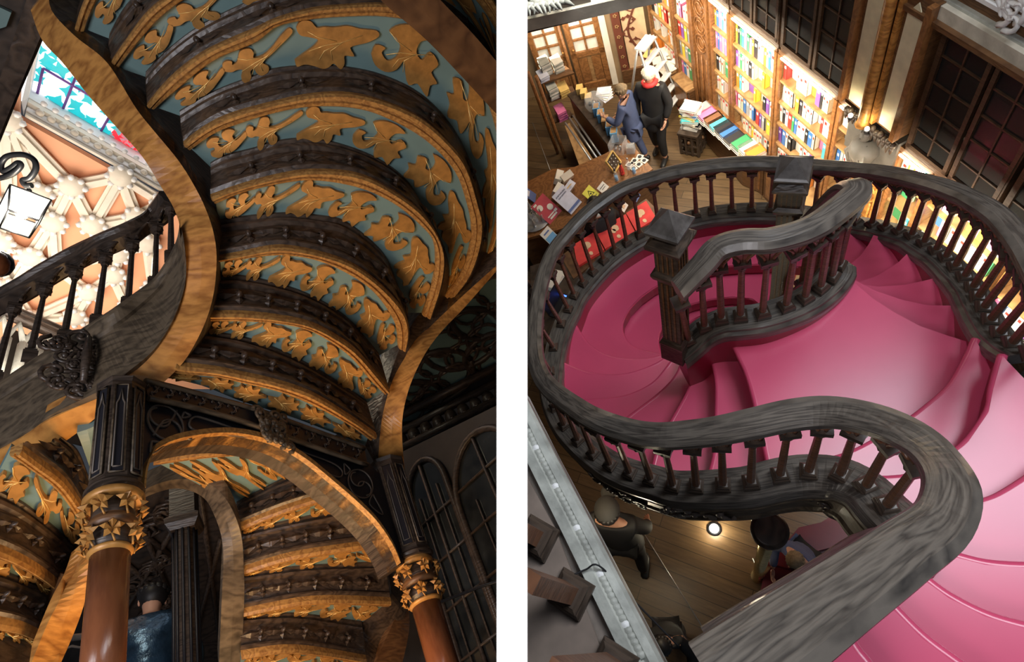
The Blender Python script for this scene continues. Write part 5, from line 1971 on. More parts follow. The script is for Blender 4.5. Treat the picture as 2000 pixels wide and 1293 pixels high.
def column(label, base, ztop, zcap, zneck, zfoot, rp, rs, rc):
    ang = math.atan2(-base.y, -base.x)
    c = thing('column', label, 'column', (base.x, base.y, 0), ML, rz=ang)
    mb = MB()
    mb.lathe([(rp * 1.05, zcap), (rp, zcap + .05), (rp, ztop - .02), (rp * 1.1, ztop)], 'wood_dark', seg=8, rot=PI / 8, smooth=False)
    mb.build('pier', c)
    for k in (-1, 0, 1):
        q = Matrix.Rotation(k * PI / 4, 3, 'Z')
        r = rp * .925 + .002
        w = rp * .26
        mb = MB()
        mb.box(q @ V((r, 0, (zcap + ztop) / 2)), (.008, w * 1.75, (ztop - zcap) * .8), 'black_panel', q)
        hh = (ztop - zcap) * .36
        zc = (ztop + zcap) / 2
        arch = [V((r + .006, -w * .6, zc - hh)), V((r + .006, -w * .6, zc + hh * .6)), V((r + .006, -w * .3, zc + hh * .7)), V((r + .006, 0, zc + hh)), V((r + .006, w * .3, zc + hh * .7)), V((r + .006, w * .6, zc + hh * .6)), V((r + .006, w * .6, zc - hh)), V((r + .006, -w * .6, zc - hh))]
        mb.tube([q @ p for p in arch], .004, 'lead_line', seg=4)
        fr = [V((r + .006, -w, zc - hh * 1.12)), V((r + .006, -w, zc + hh * 1.12)), V((r + .006, w, zc + hh * 1.12)), V((r + .006, w, zc - hh * 1.12)), V((r + .006, -w, zc - hh * 1.12))]
        mb.tube([q @ p for p in fr], .005, 'wood_string', seg=4)
        mb.build('tracery_panel', c)
    mb = MB()
    mb.lathe([(rs, zfoot), (rs, zneck)], 'wood_column', seg=28)
    mb.build('shaft', c)
    H = zcap - zneck
    mb = MB()
    mb.lathe([(rs, zneck), (rs * 1.12, zneck + .01), (rs * 1.16, zneck + H * .06), (rs * 1.08, zneck + H * .10)], 'gold_leaf', seg=28)
    mb.lathe([(rs * 1.05, zneck + H * .10), (rs * 1.02, zneck + H * .45)], 'wood_dark', seg=28)
    mb.lathe([(rs * 1.15, zneck + H * .42), (rs * 1.28, zneck + H * .50), (rs * 1.22, zneck + H * .56), (rs * 1.1, zneck + H * .60)], 'wood_brown', seg=28)
    mb.lathe([(rs * 1.1, zneck + H * .60), (rs * 1.15, zneck + H * .85)], 'wood_dark', seg=28)
    mb.lathe([(rc * .92, zneck + H * .86), (rc, zneck + H * .90), (rc, zneck + H * .95), (rc * .9, zneck + H)], 'gold_leaf', seg=28)
    mb.lathe([(rc * .9, zneck + H), (rp * 1.1, zneck + H * 1.08), (rp * 1.05, zcap + .03)], 'wood_dark', seg=28)
    mb.build('capital', c)
    for row in range(2):
        zc = zneck + H * (.27 if row == 0 else .72)
        rr = rs * (1.12 if row == 0 else 1.24)
        for k in range(7):
            a = 2 * PI * (k + .5 * row) / 7
            mb = MB()
            q = Matrix.Rotation(a, 3, 'Z')
            for j in range(5):
                b = PI / 2 + j * 2 * PI / 5
                tip = V((rr + .012, math.cos(b) * H * .17, zc + math.sin(b) * H * .17))
                sd = V((0, -math.sin(b), math.cos(b))) * H * .055
                m0 = V((rr + .020, math.cos(b) * H * .09, zc + math.sin(b) * H * .09))
                ce = V((rr + .006, 0, zc))
                base_ = [q @ p for p in (ce, m0 + sd, tip, m0 - sd, m0 + V((.016, 0, 0)))]
                mb.add(base_, [(0, 1, 4), (1, 2, 4), (2, 3, 4), (3, 0, 4)], 'gold_leaf')
            mb.tube([q @ V((rr + .012, 0, zc - H * .08)), q @ V((rr + .004, .01, zc - H * .2))], .004, 'gold_leaf', seg=5)
            mb.build('leaf', c)
    return c


za = [axis_z(PA, 224, 972), axis_z(PA, 214, 1088), axis_z(PA, 190, 1400)]
column('thick reddish column with gilded leaf capital under the curved string', PA, 2.05, za[0], za[1], za[2], .088, .060, .098)
zb_ = [axis_z(PB, 800, 1102), axis_z(PB, 826, 1186), axis_z(PB, 880, 1400)]
column('reddish column with gilded leaf capital at the right foot of the arch', PB, 2.10, zb_[0], zb_[1], zb_[2], .110, .078, .105)

AD = (PB - PA)
AD.z = 0
AD.normalize()
ANN = V((AD.y, -AD.x, 0))
if ANN.dot(-PA) < 0:
    ANN = -ANN


def PL(px, py, out=0.0):
    """point of the arch plane (upright, through both columns) seen at a pixel"""
    v = BL @ cray(px, py)
    o = PA + ANN * (.02 + out)
    return v * (o.dot(ANN) / v.dot(ANN))


ar = thing('arch', 'dark carved arch with black tracery panels spanning between the two columns', 'arch', (0, 0, 0), ML)
arch_c = [(272, 960), (276, 925), (290, 892), (330, 868), (385, 856), (440, 852), (490, 858), (540, 873), (590, 902), (640, 942), (690, 985), (730, 1025), (760, 1070), (775, 1105)]
upper = [(790, 1100), (770, 1010), (745, 930), (722, 905), (600, 862), (480, 822), (380, 792), (300, 772), (272, 768)]
ac = pxcurve(arch_c, 50)
poly = [PL(p.x, p.y) for p in ac] + [PL(*p) for p in upper]
mb = MB()
mb.prism(poly, -ANN * .14, 'wood_dark', top='black_panel')
mb.build('spandrel', ar)
mb = MB()
rows = []
for i, p in enumerate(ac):
    a = PL(p.x, p.y)
    b = PL(p.x + (4 if i < 6 else -2), p.y - 10 if i > 4 else p.y)
    rows.append([a + ANN * .03, b + ANN * .03, b - ANN * .0, a - ANN * .07])
mb.grid(rows, 'wood_gold', closed=True, smooth=False, caps=True)
mb.build('arch_moulding', ar)
mb = MB()
fz_t = [(283, 744), (340, 757), (420, 778), (500, 800), (600, 836), (712, 876)]
fz_b = [(290, 778), (340, 787), (420, 807), (500, 832), (600, 868), (718, 908)]
a_, b_ = pxcurve(fz_t, 30), pxcurve(fz_b, 30)
mb.grid([[PL(p.x, p.y, .03), PL(q.x, q.y, .03), PL(q.x, q.y, -.10), PL(p.x, p.y, -.10)] for p, q in zip(a_, b_)], 'black_panel', closed=True, smooth=False, caps=True)
for c in (a_, b_):
    mb.tube([PL(p.x, p.y, .035) for p in c], .014, 'wood_string', seg=6)
mb.build('frieze', ar)
mb = MB()
for k in range(14):
    u = (k + .5) / 14
    if 6 <= k <= 7:
        continue
    p, q = at(a_, u), at(b_, u)
    w = 11 - k * .25

    def fm(x, y):
        c = p.lerp(q, .5)
        dx = V((1, .28, 0))
        dy = (q - p) * .5
        r = c + dx * x * w * 1.25 + dy * y
        return PL(r.x, r.y, .036)
    for sg in (-1, 1):
        mb.tube([fm(sg * (.1 + .5 * math.sin(t * .62)), sg * (-.75 + 1.15 * (t / 9)) + .15 * math.cos(t)) for t in range(10)], .0035, 'lead_line', seg=4)
        mb.tube([fm(sg * .75, -.7), fm(sg * .95, -.7 + .35), fm(sg * .55, -.7 + .35), fm(sg * .75, -.7)], .0028, 'lead_line', seg=4)
mb.build('frieze_tracery', ar)


def tracery(curves, r=.006, name='tracery'):
    mb = MB()
    for c in curves:
        mb.tube([PL(p.x, p.y, .006) for p in catmull(V2(c), 5)], r, 'lead_line', seg=5)
    return mb.build(name, ar)


def circ(cx, cy, rx, ry, n=16, a0=0, a1=2 * PI, tilt=.3):
    return [(cx + rx * math.cos(a0 + (a1 - a0) * i / n), cy + ry * math.sin(a0 + (a1 - a0) * i / n) + tilt * rx * math.cos(a0 + (a1 - a0) * i / n)) for i in range(n + 1)]


tracery([circ(323, 826, 35, 33), circ(312, 815, 20, 17, 12, 0, 4.4), circ(334, 838, 20, 17, 12, PI, PI + 4.4), [(300, 850), (312, 830), (323, 826), (335, 820), (345, 802)],
         [(372, 820), (385, 814), (420, 824), (470, 842), (510, 855), (470, 852), (420, 846), (385, 842), (370, 832), (372, 820)], [(296, 862), (320, 868), (296, 885), (296, 862)], [(360, 805), (372, 812), (356, 816), (360, 805)], [(352, 848), (368, 846), (372, 858), (352, 848)]])
tracery([circ(704, 945, 24, 27), circ(698, 936, 13, 13, 12, 0, 4.4), circ(712, 954, 13, 13, 12, PI, PI + 4.4), [(560, 872), (600, 886), (650, 905), (668, 920), (664, 932), (640, 925), (600, 902), (560, 872)],
         [(728, 965), (748, 1005), (722, 985), (728, 965)], [(672, 905), (684, 918), (674, 926), (672, 905)]], .005)
bs = relief_cluster(ar, PL(532, 838, .05), ANN, .17, .2, 'wood_string', 77, 'carved_boss')
relief_cluster(ar, PL(532, 842, .06), ANN, .12, .16, 'wood_string', 78, 'carved_boss')

# ---------------- lower flight at the left edge
l2 = thing('staircase', 'lower carved flight with gilded leaves at the left edge beside the thick column', 'staircase', (0, 0, 0), ML)
S2 = [dict(E0=[(-20, 1236), (30, 1246), (78, 1256)], E1=[(-20, 1212), (40, 1225), (80, 1242)], E2=[(-20, 1200), (40, 1212), (83, 1232)]),
      dict(E0=[(-20, 1112), (30, 1130), (93, 1158)], E1=[(-20, 1072), (40, 1095), (95, 1130), (126, 1152)], E2=[(-20, 1055), (40, 1080), (95, 1115), (130, 1148)]),
      dict(E0=[(-20, 955), (40, 985), (100, 1030), (146, 1072)], E1=[(20, 878), (60, 905), (110, 945), (150, 1000), (164, 1035)], E2=[(45, 868), (80, 895), (125, 930), (160, 980), (174, 1015)])]
for k, s in enumerate(S2):
    z = 1.45 + .2 * k
    nx = S2[k + 1]['E0'] if k < 2 else [(120, 862), (150, 885), (170, 930), (182, 965)]
    stepL(l2, k, s['E0'], s['E1'], s['E2'], z, nx, z + .2, [(MOT_C, .02, .30, False), (MOT_B, .32, .66, True), (MOT_A, .68, .97, True)], 3, ros_s=.6)
S2b = dict(E2=[(-20, 1330), (40, 1340), (90, 1350)])
mb = MB()
c2, c3 = Lcurve([(-20, 1330), (30, 1340), (70, 1350)], 1.25, 20), Lcurve(S2[0]['E0'], 1.45, 20)
mb.grid([[a, b] for a, b in zip(c2, c3)], 'wood_riser', smooth=False)
mb.build('riser', l2)
band(l2, 'curved_string', [(135, 1120, 1.62), (120, 1165, 1.5), (92, 1220, 1.4), (55, 1310, 1.25)], [(176, 1085, 1.62), (168, 1165, 1.5), (145, 1235, 1.4), (112, 1310, 1.25)], .1, 'wood_oak', n=20)
band(l2, 'string_side', [(172, 1015, 1.86), (146, 1072, 1.85), (130, 1150, 1.66), (93, 1158, 1.65), (80, 1240, 1.46), (60, 1310, 1.3)], [(176, 1060, 1.75), (172, 1080, 1.7), (160, 1110, 1.62), (128, 1145, 1.56), (110, 1200, 1.45), (75, 1290, 1.3)], .1, 'wood_brown', n=30)
band(l2, 'landing_soffit', [(150, 845, 2.0), (160, 870, 1.98), (178, 920, 1.96)], [(190, 830, 2.02), (195, 870, 2.0), (196, 910, 1.98)], .04, 'teal_paint', n=12)

# ---------------- lower flight seen through the arch
l3 = thing('staircase', 'lower carved flight with flower studded risers seen through the arch', 'staircase', (0, 0, 0), ML)
S3 = [dict(E0=[(468, 1304), (580, 1300), (690, 1320)], E1=[(472, 1277), (575, 1267), (708, 1289)], E2=[(470, 1270), (575, 1258), (714, 1279)]),
      dict(E0=[(474, 1204), (575, 1200), (707, 1216)], E1=[(474, 1194), (610, 1173), (756, 1177)], E2=[(472, 1188), (610, 1163), (762, 1166)]),
      dict(E0=[(468, 1122), (593, 1108), (752, 1099)], E1=[(468, 1115), (575, 1086), (750, 1062)], E2=[(468, 1108), (575, 1076), (748, 1051)]),
      dict(E0=[(468, 1042), (575, 1017), (700, 990)], E1=[(468, 1029), (558, 995), (690, 958)], E2=[(466, 1021), (558, 985), (680, 948)]),
      dict(E0=[(462, 985), (530, 950), (600, 915)], E1=[(300, 900), (420, 885), (560, 880)], E2=[(300, 890), (420, 872), (560, 865)])]
zz = [1.42, 1.60, 1.78, 1.98, 2.18]
for k, s in enumerate(S3):
    nx = S3[k + 1]['E0'] if k < 4 else [(280, 860), (420, 845), (560, 840)]
    nz = zz[k + 1] if k < 4 else 2.4
    sq = [(MOT_A, .03, .17, False), (MOT_B, .18, .38, False), (MOT_B, .39, .60, False), (MOT_C, .61, .80, False), (MOT_A, .81, .97, True)]
    stepL(l3, k, s['E0'], s['E1'], s['E2'], zz[k], nx, nz, sq, 5 if k in (0, 1, 2) else 4)
band(l3, 'curved_string', [(250, 1000, 2.3), (280, 973, 2.3), (343, 954, 2.25), (395, 970, 2.15), (420, 1010, 2.0), (434, 1057, 1.88), (436, 1110, 1.75), (433, 1175, 1.6), (427, 1310, 1.4)],
     [(250, 985, 2.3), (285, 955, 2.3), (345, 936, 2.25), (410, 946, 2.15), (448, 985, 2.0), (471, 1045, 1.88), (476, 1110, 1.75), (477, 1175, 1.6), (470, 1310, 1.4)], .12, 'wood_string', n=60)
band(l3, 'string_side', [(700, 990, 1.98), (752, 1055, 1.8), (752, 1099, 1.78), (762, 1168, 1.62), (707, 1216, 1.6), (714, 1280, 1.45), (690, 1320, 1.4)], [(762, 1060, 1.9), (790, 1110, 1.8), (800, 1150, 1.74), (792, 1200, 1.62), (770, 1240, 1.55), (745, 1300, 1.45), (735, 1330, 1.4)], .1, 'wood_riser', n=40)
band(l3, 'curved_string', [(775, 1165, 1.7), (772, 1205, 1.6), (750, 1255, 1.5), (728, 1310, 1.4)], [(795, 1170, 1.7), (800, 1215, 1.6), (795, 1255, 1.5), (782, 1310, 1.4)], .08, 'wood_brown', n=16)
# dark fluted post in the middle
ip = Ld(362, 1100, 4.2)
po = thing('post', 'dark fluted post with square capital behind the thick column', 'post', (ip.x, ip.y, 0), ML, rz=.5)
mb = MB()
z1_ = axis_z(ip, 360, 1025)
z2_ = axis_z(ip, 360, 985)
mb.lathe([(.075, .3), (.075, z1_ - .06)], 'wood_dark', seg=12, smooth=False)
for k in range(12):
    a = k * PI / 6
    mb.tube([V((.078 * math.cos(a), .078 * math.sin(a), .3)), V((.078 * math.cos(a), .078 * math.sin(a), z1_ - .07))], .010, 'black_panel', seg=5)
mb.build('shaft', po)
mb = MB()
mb.lathe([(.08, z1_ - .07), (.11, z1_ - .02), (.115, z1_ + .02), (.085, z1_ + .05), (.085, z2_ + .6)], 'wood_dark', sq=True)
mb.build('capital', po)

# ---------------- carved dark ceilings and walls of the hall
def plate(poly, z, mat, h=.06):
    mb = MB()
    mb.prism([L(x, y, z) for x, y in poly], V((0, 0, h)), mat)
    return mb


cl_ = thing('carved_soffit', 'dark carved gallery soffit with ringed quatrefoils right of the stair', 'soffit', (0, 0, 0), ML)
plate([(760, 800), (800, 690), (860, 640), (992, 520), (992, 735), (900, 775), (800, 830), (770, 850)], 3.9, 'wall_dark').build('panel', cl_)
for (x, y, r) in ((905, 665, .42), (850, 740, .42), (960, 600, .42), (800, 790, .36), (960, 690, .3)):
    c = L(x, y, 3.88)
    mb = MB()
    mb.tube([c + V((r * math.cos(i * PI / 12), r * math.sin(i * PI / 12), 0)) for i in range(25)], .032, 'wood_dark', seg=6)
    for k in range(4):
        a = k * PI / 2 + .5
        cc_ = c + V((r * .5 * math.cos(a), r * .5 * math.sin(a), 0))
        mb.tube([cc_ + V((r * .42 * math.cos(i * PI / 7), r * .42 * math.sin(i * PI / 7), 0)) for i in range(15)], .02, 'wood_riser', seg=5)
    mb.lathe([(r * .85, .012), (r * .85, .02)], 'teal_paint', seg=20, c=tuple(c))
    mb.build('quatrefoil', cl_)
mb = MB()
for a, b, zz_ in (((770, 850), (992, 735), 3.7), ((765, 820), (992, 705), 3.8), ((775, 880), (992, 770), 3.5)):
    mb.tube([L(a[0], a[1], zz_), L(b[0], b[1], zz_)], .05, 'wood_dark', seg=6)
for k in range(9):
    x = 785 + 24 * k
    c = L(x, 862 - 12 * k, 3.6)
    mb.ball(c, .07, 'wood_dark', 8, 6, (1, 1, 1.5))
    for j in range(5):
        mb.ball(c + V((.06 * math.cos(j * 1.26), .06 * math.sin(j * 1.26), -.07)), .03, 'wood_riser', 6, 4)
mb.build('bracket_row', cl_)

# dark wall with gothic windows
w0, w1 = Ld(770, 1000, 5.5), Ld(1000, 1000, 4.6)
wd = (w1 - w0)
wd.z = 0
wd.normalize()
wn = V((wd.y, -wd.x, 0))
if wn.dot(-w0) < 0:
    wn = -wn
WRL = Matrix((wd, wn, V((0, 0, 1)))).transposed()


def WL(px, py, out=0.0):
    v = BL @ cray(px, py)
    o = w0 + wn * out
    return v * (o.dot(wn) / v.dot(wn))


def wl2(px, py):
    p = WL(px, py)
    return (p - w0).dot(wd), p.z


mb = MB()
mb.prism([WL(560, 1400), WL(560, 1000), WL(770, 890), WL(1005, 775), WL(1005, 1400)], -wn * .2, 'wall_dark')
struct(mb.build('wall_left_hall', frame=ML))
plain('pane_night', (.020, .021, .020), .15, var=.7, scale=5, spec=.9)
for wi, (cx, ytop, wpx, ybot) in enumerate(((925, 852, 62, 1330), (822, 905, 52, 1330), (985, 800, 50, 1330))):
    if wi == 2:
        continue
    s0, ztp = wl2(cx, ytop)
    hw_ = .40 if wi == 0 else .24
    win = bpy.data.objects.new('window_%d' % (wi + 1), None)
    COL.objects.link(win)
    win.matrix_world = ML @ Matrix.Translation(w0 - V((0, 0, w0.z))) @ WRL.to_4x4()
    struct(win)
    zsp = ztp - hw_ * 1.3
    arc = [V((s0 - hw_, .03, -1)), V((s0 - hw_, .03, zsp))]
    for i in range(1, 9):
        t = i / 8
        arc.append(V((s0 - hw_ + hw_ * (1 - math.cos(t * PI / 2)), .03, zsp + (ztp - zsp) * math.sin(t * PI / 2))))
    full = arc + [V((2 * s0 - p.x, p.y, p.z)) for p in reversed(arc[:-1])]
    mb = MB()
    mb.tube(full, .03, 'wood_dark', seg=6)
    mb.tube([V((s0, .03, -1)), V((s0, .03, ztp))], .018, 'wood_dark', seg=6)
    for k in range(9):
        z = -.6 + k * .38
        if z < ztp - .3:
            mb.tube([V((s0 - hw_, .03, z)), V((s0 + hw_, .03, z))], .012, 'wood_dark', seg=5)
    for sg in (-1, 1):
        mb.tube([V((s0 + sg * hw_ * .5, .03, -1)), V((s0 + sg * hw_ * .5, .03, zsp))], .010, 'wood_dark', seg=5)
    part('window_frame', mb.mesh('window_frame'), win)
    mb = MB()
    mb.ngon([p - V((0, .015, 0)) for p in full], 'pane_night')
    part('pane', mb.mesh('pane'), win)
mb = MB()
mb.tube([WL(850, 1180, .15), WL(940, 1145, .15), WL(1000, 1128, .15)], .012, 'iron', seg=6)
tag(mb.build('rail_bar', frame=ML), 'thin iron bar crossing the dark windows at the right of the stair hall', 'bar')

# carved brown background behind the columns
cw = thing('carved_soffit', 'dark brown carved soffit with crossing ribs behind the thick column', 'soffit', (0, 0, 0), ML)
plate([(225, 1310), (225, 940), (480, 940), (480, 1310)], 3.3, 'wood_dark').build('panel', cw)
for a, b in (((230, 1220), (345, 1020)), ((225, 1150), (345, 1080)), ((240, 1040), (345, 1010)), ((260, 990), (340, 1180)), ((250, 1300), (345, 1150)), ((240, 1010), (340, 1090)), ((235, 1090), (345, 1190)), ((390, 960), (430, 1250)), ((380, 1250), (432, 1050))):
    mb = MB()
    mb.tube([L(a[0], a[1], 3.28), L(b[0], b[1], 3.28)], .025, 'wood_riser', seg=5)
    mb.build('rib', cw)
mb = MB()
for k in range(40):
    x, y = 245 + (k * 37) % 95, 985 + (k * 53) % 260
    c = L(x, y, 3.27)
    mb.tube([c + V((.12 * math.cos(t * .8 + k) * (1 - t / 9), .12 * math.sin(t * .8 + k) * (1 - t / 9), 0)) for t in range(8)], .014, 'wood_riser', seg=4)
mb.build('scroll_carving', cw)
# bright gallery rail strips beside the figure
o = thing('gallery_rail', 'pale rail with pointed arches low behind the figure in blue', 'rail', (0, 0, 0), ML)
mb = MB()
a, b = Ld(120, 1248, 5.0), Ld(345, 1222, 5.0)
mb.tube([a, b], .028, 'stone_brown', seg=6)
mb.build('top_rail', o)
mb = MB()
for k in range(5):
    c = a.lerp(b, (k + .5) / 5) + V((0, 0, -.1))
    dd_ = (b - a).normalized()
    mb.tube([c + dd_ * (-.12) + V((0, 0, -.3)), c + dd_ * (-.10), c + V((0, 0, .03)), c + dd_ * .10, c + dd_ * .12 + V((0, 0, -.3))], .012, 'stone_brown', seg=5)
mb.build('arcade', o)

# far walls of the left hall and its vault
mb = MB()
mb.prism([V((-14, 11, -2)), V((4, 11, -2)), V((4, 11, 9)), V((-14, 11, 9))], V((0, .2, 0)), 'wall_dark')
struct(mb.build('wall_far', frame=ML))
VZ = 8.0
mb = MB()
mb.prism([L(-260, -60, VZ), L(-260, 760, VZ), L(420, 760, VZ), L(420, 395, VZ), L(330, 395, VZ), L(38, 232, VZ), L(45, -60, VZ)], V((0, 0, .1)), 'plaster_orange')
struct(mb.build('ceiling', frame=ML))
mb = MB()
mb.prism([L(850, -60, VZ), L(1001, -60, VZ), L(1001, 200, VZ), L(850, 200, VZ)], V((0, 0, .1)), 'plaster_orange')
struct(mb.build('ceiling_right', frame=ML))
# stained glass skylight
sk = thing('skylight', 'white stained glass skylight scattered with turquoise leaves', 'skylight', (0, 0, 0), ML)
mb = MB()
mb.prism([L(45, -60, 8.5), L(30, 190, 8.5), L(360, 395, 8.5), L(440, 395, 8.5), L(300, -60, 8.5)], V((0, 0, .05)), 'sky_glass')
mb.build('pane', sk)
mb = MB()
rs = random.Random(5)
for k in range(46):
    u, v = rs.random(), rs.random()
    x = 76 + u * 205
    yt, yb = 92 + (x - 100) * 1.15, 188 + (x - 62) * .585
    y = yt + v * (yb - yt)
    c = L(x, y, 8.49)
    r = rs.uniform(.05, .11)
    a0 = rs.random() * 6
    mb.prism([c + V((r * (1 - .5 * (i % 2)) * math.cos(a0 + i * PI / 4), r * (1 - .5 * (i % 2)) * math.sin(a0 + i * PI / 4), 0)) for i in range(8)], V((0, 0, -.01)), 'sky_glass_teal')
for (x, y) in ((254, 285), (262, 300), (246, 274)):
    c = L(x, y, 8.49)
    mb.prism([c + V((.2 * math.cos(i), .2 * math.sin(i), 0)) for i in range(6)], V((0, 0, -.01)), 'sky_glass_red')
mb.build('glass_leaves', sk)
mb = MB()
for a, b in (((84, 133), (240, 225)), ((148, 150), (118, 225)), ((215, 225), (192, 265)), ((62, 192), (300, 332)), ((84, 133), (70, 195))):
    mb.tube([L(a[0], a[1], 8.46), L(b[0], b[1], 8.46)], .016, 'cover_purple', seg=5)
mb.build('lead_bars', sk)
mb = MB()
for (o0, o1, z, m) in ((0, 9, 8.25, 'plaster_white'), (9, 24, 8.15, 'plaster_cream'), (24, 33, 8.05, 'plaster_white'), (33, 38, 7.98, 'plaster_cream')):
    mb.prism([L(56 - o0 * .2, 190 + o0, z), L(345, 357 + o0 * .9, z), L(345, 357 + o1 * .9, z), L(56 - o1 * .2, 190 + o1, z)], V((0, 0, .3)), m)
mb.prism([L(56, 190, 8.2), L(78, 80, 8.2), L(70, 78, 8.2), L(42, 200, 8.1), L(46, 225, 8.0)], V((0, 0, .3)), 'plaster_white')
for k in range(12):
    c = L(78 + 22.5 * k, 221 + 12.9 * k, 8.1)
    mb.ball(c, .045, 'plaster_cream', 8, 6)
    mb.ball(c + V((.12, -.06, 0)), .035, 'plaster_white', 8, 6)
struct(mb.build('trim_skylight', frame=ML))
B_ = [(14, 232), (140, 362), (236, 343), (76, 376), (181, 438), (267, 422), (104, 433), (20, 400), (289, 475), (230, 495), (174, 570), (146, 618), (222, 536), (60, 500), (110, 520), (20, 560), (60, 620), (0, 470), (300, 560), (200, 640), (250, 600), (320, 395)]
RB = [(0, 1), (0, 3), (0, 7), (1, 2), (1, 4), (2, 4), (2, 5), (3, 1), (3, 6), (1, 6), (4, 5), (4, 8), (5, 8), (6, 14), (4, 9), (8, 9), (9, 12), (12, 10), (10, 11), (6, 13), (13, 14), (14, 10), (13, 15), (15, 16), (16, 11), (7, 17), (17, 13), (12, 20), (20, 19), (19, 11), (8, 18), (18, 20), (2, 21), (21, 8), (7, 3), (9, 14), (17, 15), (5, 21), (10, 16)]
mb = MB()
for a, b in RB:
    p, q = L(*B_[a], VZ - .05), L(*B_[b], VZ - .05)
    d = (q - p).normalized()
    s_ = V((-d.y, d.x, 0))
    for w_, h_ in ((.075, .03), (.035, .08)):
        mb.prism([p + s_ * w_, q + s_ * w_, q - s_ * w_, p - s_ * w_], V((0, 0, -h_)), 'plaster_cream')
struct(mb.build('trim_vault_ribs', frame=ML))
mb = MB()
for i, (x, y) in enumerate(B_):
    c = L(x, y, VZ - .12)
    mb.lathe([(.13, .02), (.15, -.02), (.11, -.08), (.04, -.10)], 'plaster_cream', seg=14, c=tuple(c))
    for k in range(8):
        a = k * PI / 4
        mb.ball(c + V((.14 * math.cos(a), .14 * math.sin(a), -.05)), .04, 'plaster_white', 6, 4)
struct(mb.build('trim_vault_bosses', frame=ML))
# iron bracket and lantern
lt = thing('lantern', 'black wrought iron lantern hanging from a scrolled bracket under the vault', 'lantern', (0, 0, 0), ML)
LD_ = 4.5
mb = MB()
sp = [(-20, 352), (20, 342), (40, 325), (36, 318), (22, 328), (6, 335), (2, 320), (15, 305), (45, 302), (66, 312), (70, 330), (58, 348), (45, 352), (50, 362), (62, 362)]
mb.tube([Ld(x, y, LD_) for x, y in [(p.x, p.y) for p in catmull(V2(sp), 5)]], .022, 'iron', seg=8)
mb.build('bracket', lt)
c = Ld(43, 418, LD_)
zt = Ld(43, 385, LD_).z - c.z
mb = MB()
Tt = c + V((0, 0, .13))
w_t, w_b = .13, .09
qa = Matrix.Rotation(math.atan2(c.y, c.x) + .12, 3, 'Z')
cor_t = [Tt + qa @ V((w_t * a, w_t * b, 0)) for a, b in ((1, 1), (1, -1), (-1, -1), (-1, 1))]
cor_b = [c + qa @ V((w_b * a, w_b * b, -.14)) for a, b in ((1, 1), (1, -1), (-1, -1), (-1, 1))]
pk = Tt + V((0, 0, .22))
for i in range(4):
    mb.tube([cor_t[i], cor_t[(i + 1) % 4]], .008, 'iron', seg=5)
    mb.tube([cor_b[i], cor_b[(i + 1) % 4]], .008, 'iron', seg=5)
    mb.tube([cor_t[i], cor_b[i]], .008, 'iron', seg=5)
    mb.tube([cor_t[i], pk], .003, 'iron', seg=4)
mb.ball(pk, .02, 'iron', 8, 6)
mb.build('frame', lt)
mb = MB()
for i in range(4):
    j = (i + 1) % 4
    mb.add([cor_t[i], cor_t[j], cor_b[j], cor_b[i]], [(0, 1, 2, 3)], 'lantern_glass')
mb.build('pane', lt)
mb = MB()
mb.ball(c + V((0, 0, .02)), .05, 'bulb', 10, 8)
mb.build('bulb', lt)
# far gallery behind the balusters
fg = thing('gallery_balustrade', 'far gallery balustrade of pointed arches lit blue at the left edge', 'balustrade', (0, 0, 0), ML)
a, b = Ld(-40, 590, 6.5), Ld(190, 685, 7.6)
mb = MB()
mb.tube([a, b], .07, 'wood_dark', seg=6)
mb.tube([a + V((0, 0, .12)), b + V((0, 0, .12))], .04, 'wood_dark', seg=6)
mb.build('handrail', fg)
n_ = 8
for k in range(n_):
    p, q = a.lerp(b, k / n_), a.lerp(b, (k + 1) / n_)
    dn = V((0, 0, -1))
    mb = MB()
    mb.tube([p + dn * 1.1, p + dn * .35, p.lerp(q, .5) + dn * .08, q + dn * .35], .035, 'stone_pale', seg=6)
    mb.tube([p + dn * 1.1, p + dn * .38], .05, 'stone_pale', seg=6)
    mb.build('arch', fg)
mb = MB()
mb.prism([a + V((-.1, .4, 0)), b + V((-.1, .4, 0)), b + V((-.1, .4, -1.4)), a + V((-.1, .4, -1.4))], V((0, .05, 0)), 'wall_dark')
mb.build('back_panel', fg)
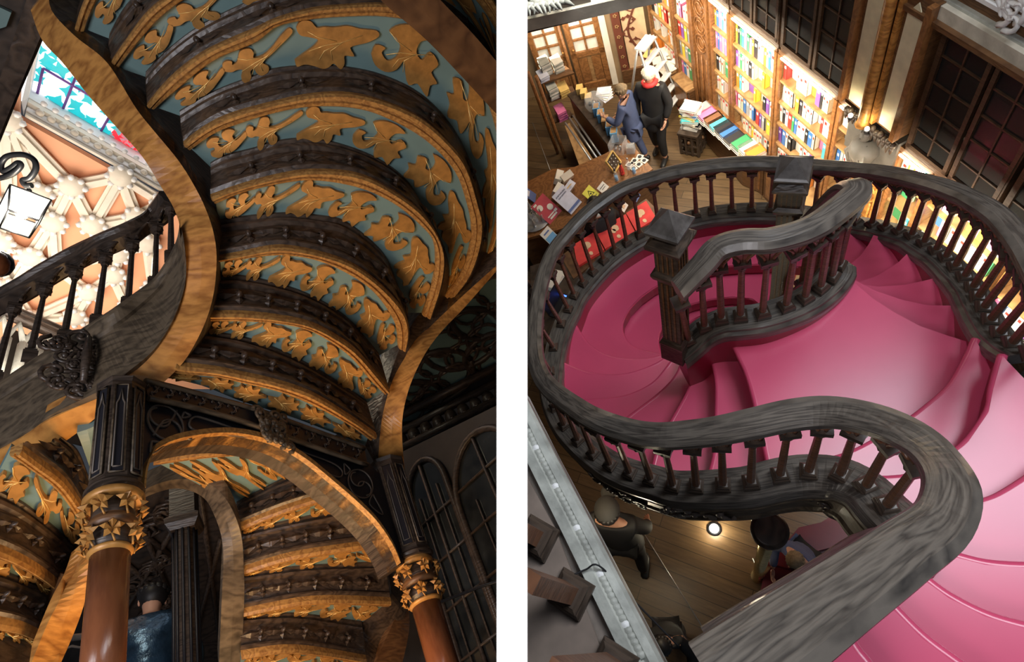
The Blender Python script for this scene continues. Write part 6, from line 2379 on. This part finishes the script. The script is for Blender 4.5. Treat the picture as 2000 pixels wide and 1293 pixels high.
# beam soffit in the top left corner
tl = thing('ceiling_beam', 'dark oak beam crossing the top left corner before the skylight', 'beam', (0, 0, 0), ML)
plate([(-30, -30), (115, -30), (104, 10), (84, 78), (40, 180), (-2, 284), (-30, 330)], 4.0, 'wood_dark').build('beam', tl)
mb = MB()
mb.prism([L(62, -30, 3.97), L(96, -30, 3.97), L(80, 70, 3.97), L(-2, 268, 3.97), L(-30, 300, 3.97), L(-30, 240, 3.97)], V((0, 0, .03)), 'wood_riser')
mb.build('moulding', tl)
plate([(-10, 10), (22, 25), (12, 52), (-12, 60)], 3.96, 'teal_paint', .03).build('panel', tl)
# wooden lattice at the top right corner
lt2 = thing('lattice', 'brown open timber lattice in the top right corner beyond the string', 'lattice', (0, 0, 0), ML)
mb = MB()
for a, b in (((895, 30), (950, -20)), ((905, 45), (965, 75)), ((925, 62), (990, 5)), ((930, 30), (992, 60)), ((948, 88), (1000, 40)), ((960, 105), (1000, 85)), ((900, 48), (1000, 145))):
    mb.tube([L(a[0], a[1], 5.5), L(b[0], b[1], 5.5)], .05, 'wood_brown', seg=4)
mb.build('bars', lt2)
mb = MB()
mb.prism([L(905, 35, 6.2), L(960, -20, 6.2), L(1000, -20, 6.2), L(1000, 130, 6.2)], V((0, 0, .05)), 'wood_brown')
mb.build('backing', lt2)
o = thing('plaster_garland', 'white plaster leaf garland on the vault at the top right', 'ornament', (0, 0, 0), ML)
mb = MB()
for k in range(10):
    c = L(872 + 9 * k, 30 - 4.5 * k, 6.6)
    for j in range(3):
        mb.ball(c + V((.1 * math.cos(j * 2 + k), .1 * math.sin(j * 2 + k), 0)), .09, 'plaster_white', 6, 4, (1, .6, .6))
mb.build('leaves', o)

# figure in blue below the post
hp = Ld(276, 1222, 4.3)
person('person in a shiny dark blue jacket seen from behind beside the thick column', (hp.x + .1, hp.y - .05, hp.z - 1.50), math.radians(35), 1.85, coat='bronze_blue', legs='bronze_blue', hair='hair_black', bend=.25, look=-.3, frame=ML,
       arms=[((-.27, .06, .22), (-.2, .25, .05)), ((.27, .06, .22), (.2, .25, .05))])
hp = L(-8, 515, 3.6)
o = thing('sculpted_head', 'small reddish carved head at the left edge before the bright vault', 'sculpture', hp, ML)
mb = MB()
mb.ball((0, 0, 0), .075, 'wood_column', 12, 8, (.9, 1, 1.2))
mb.ball((.03, -.07, -.01), .018, 'wood_column', 6, 4)
mb.build('head', o)
mb = MB()
mb.ball((-.01, .02, .03), .080, 'hair_black', 12, 8, (.9, 1, 1.1))
mb.build('hair', o)
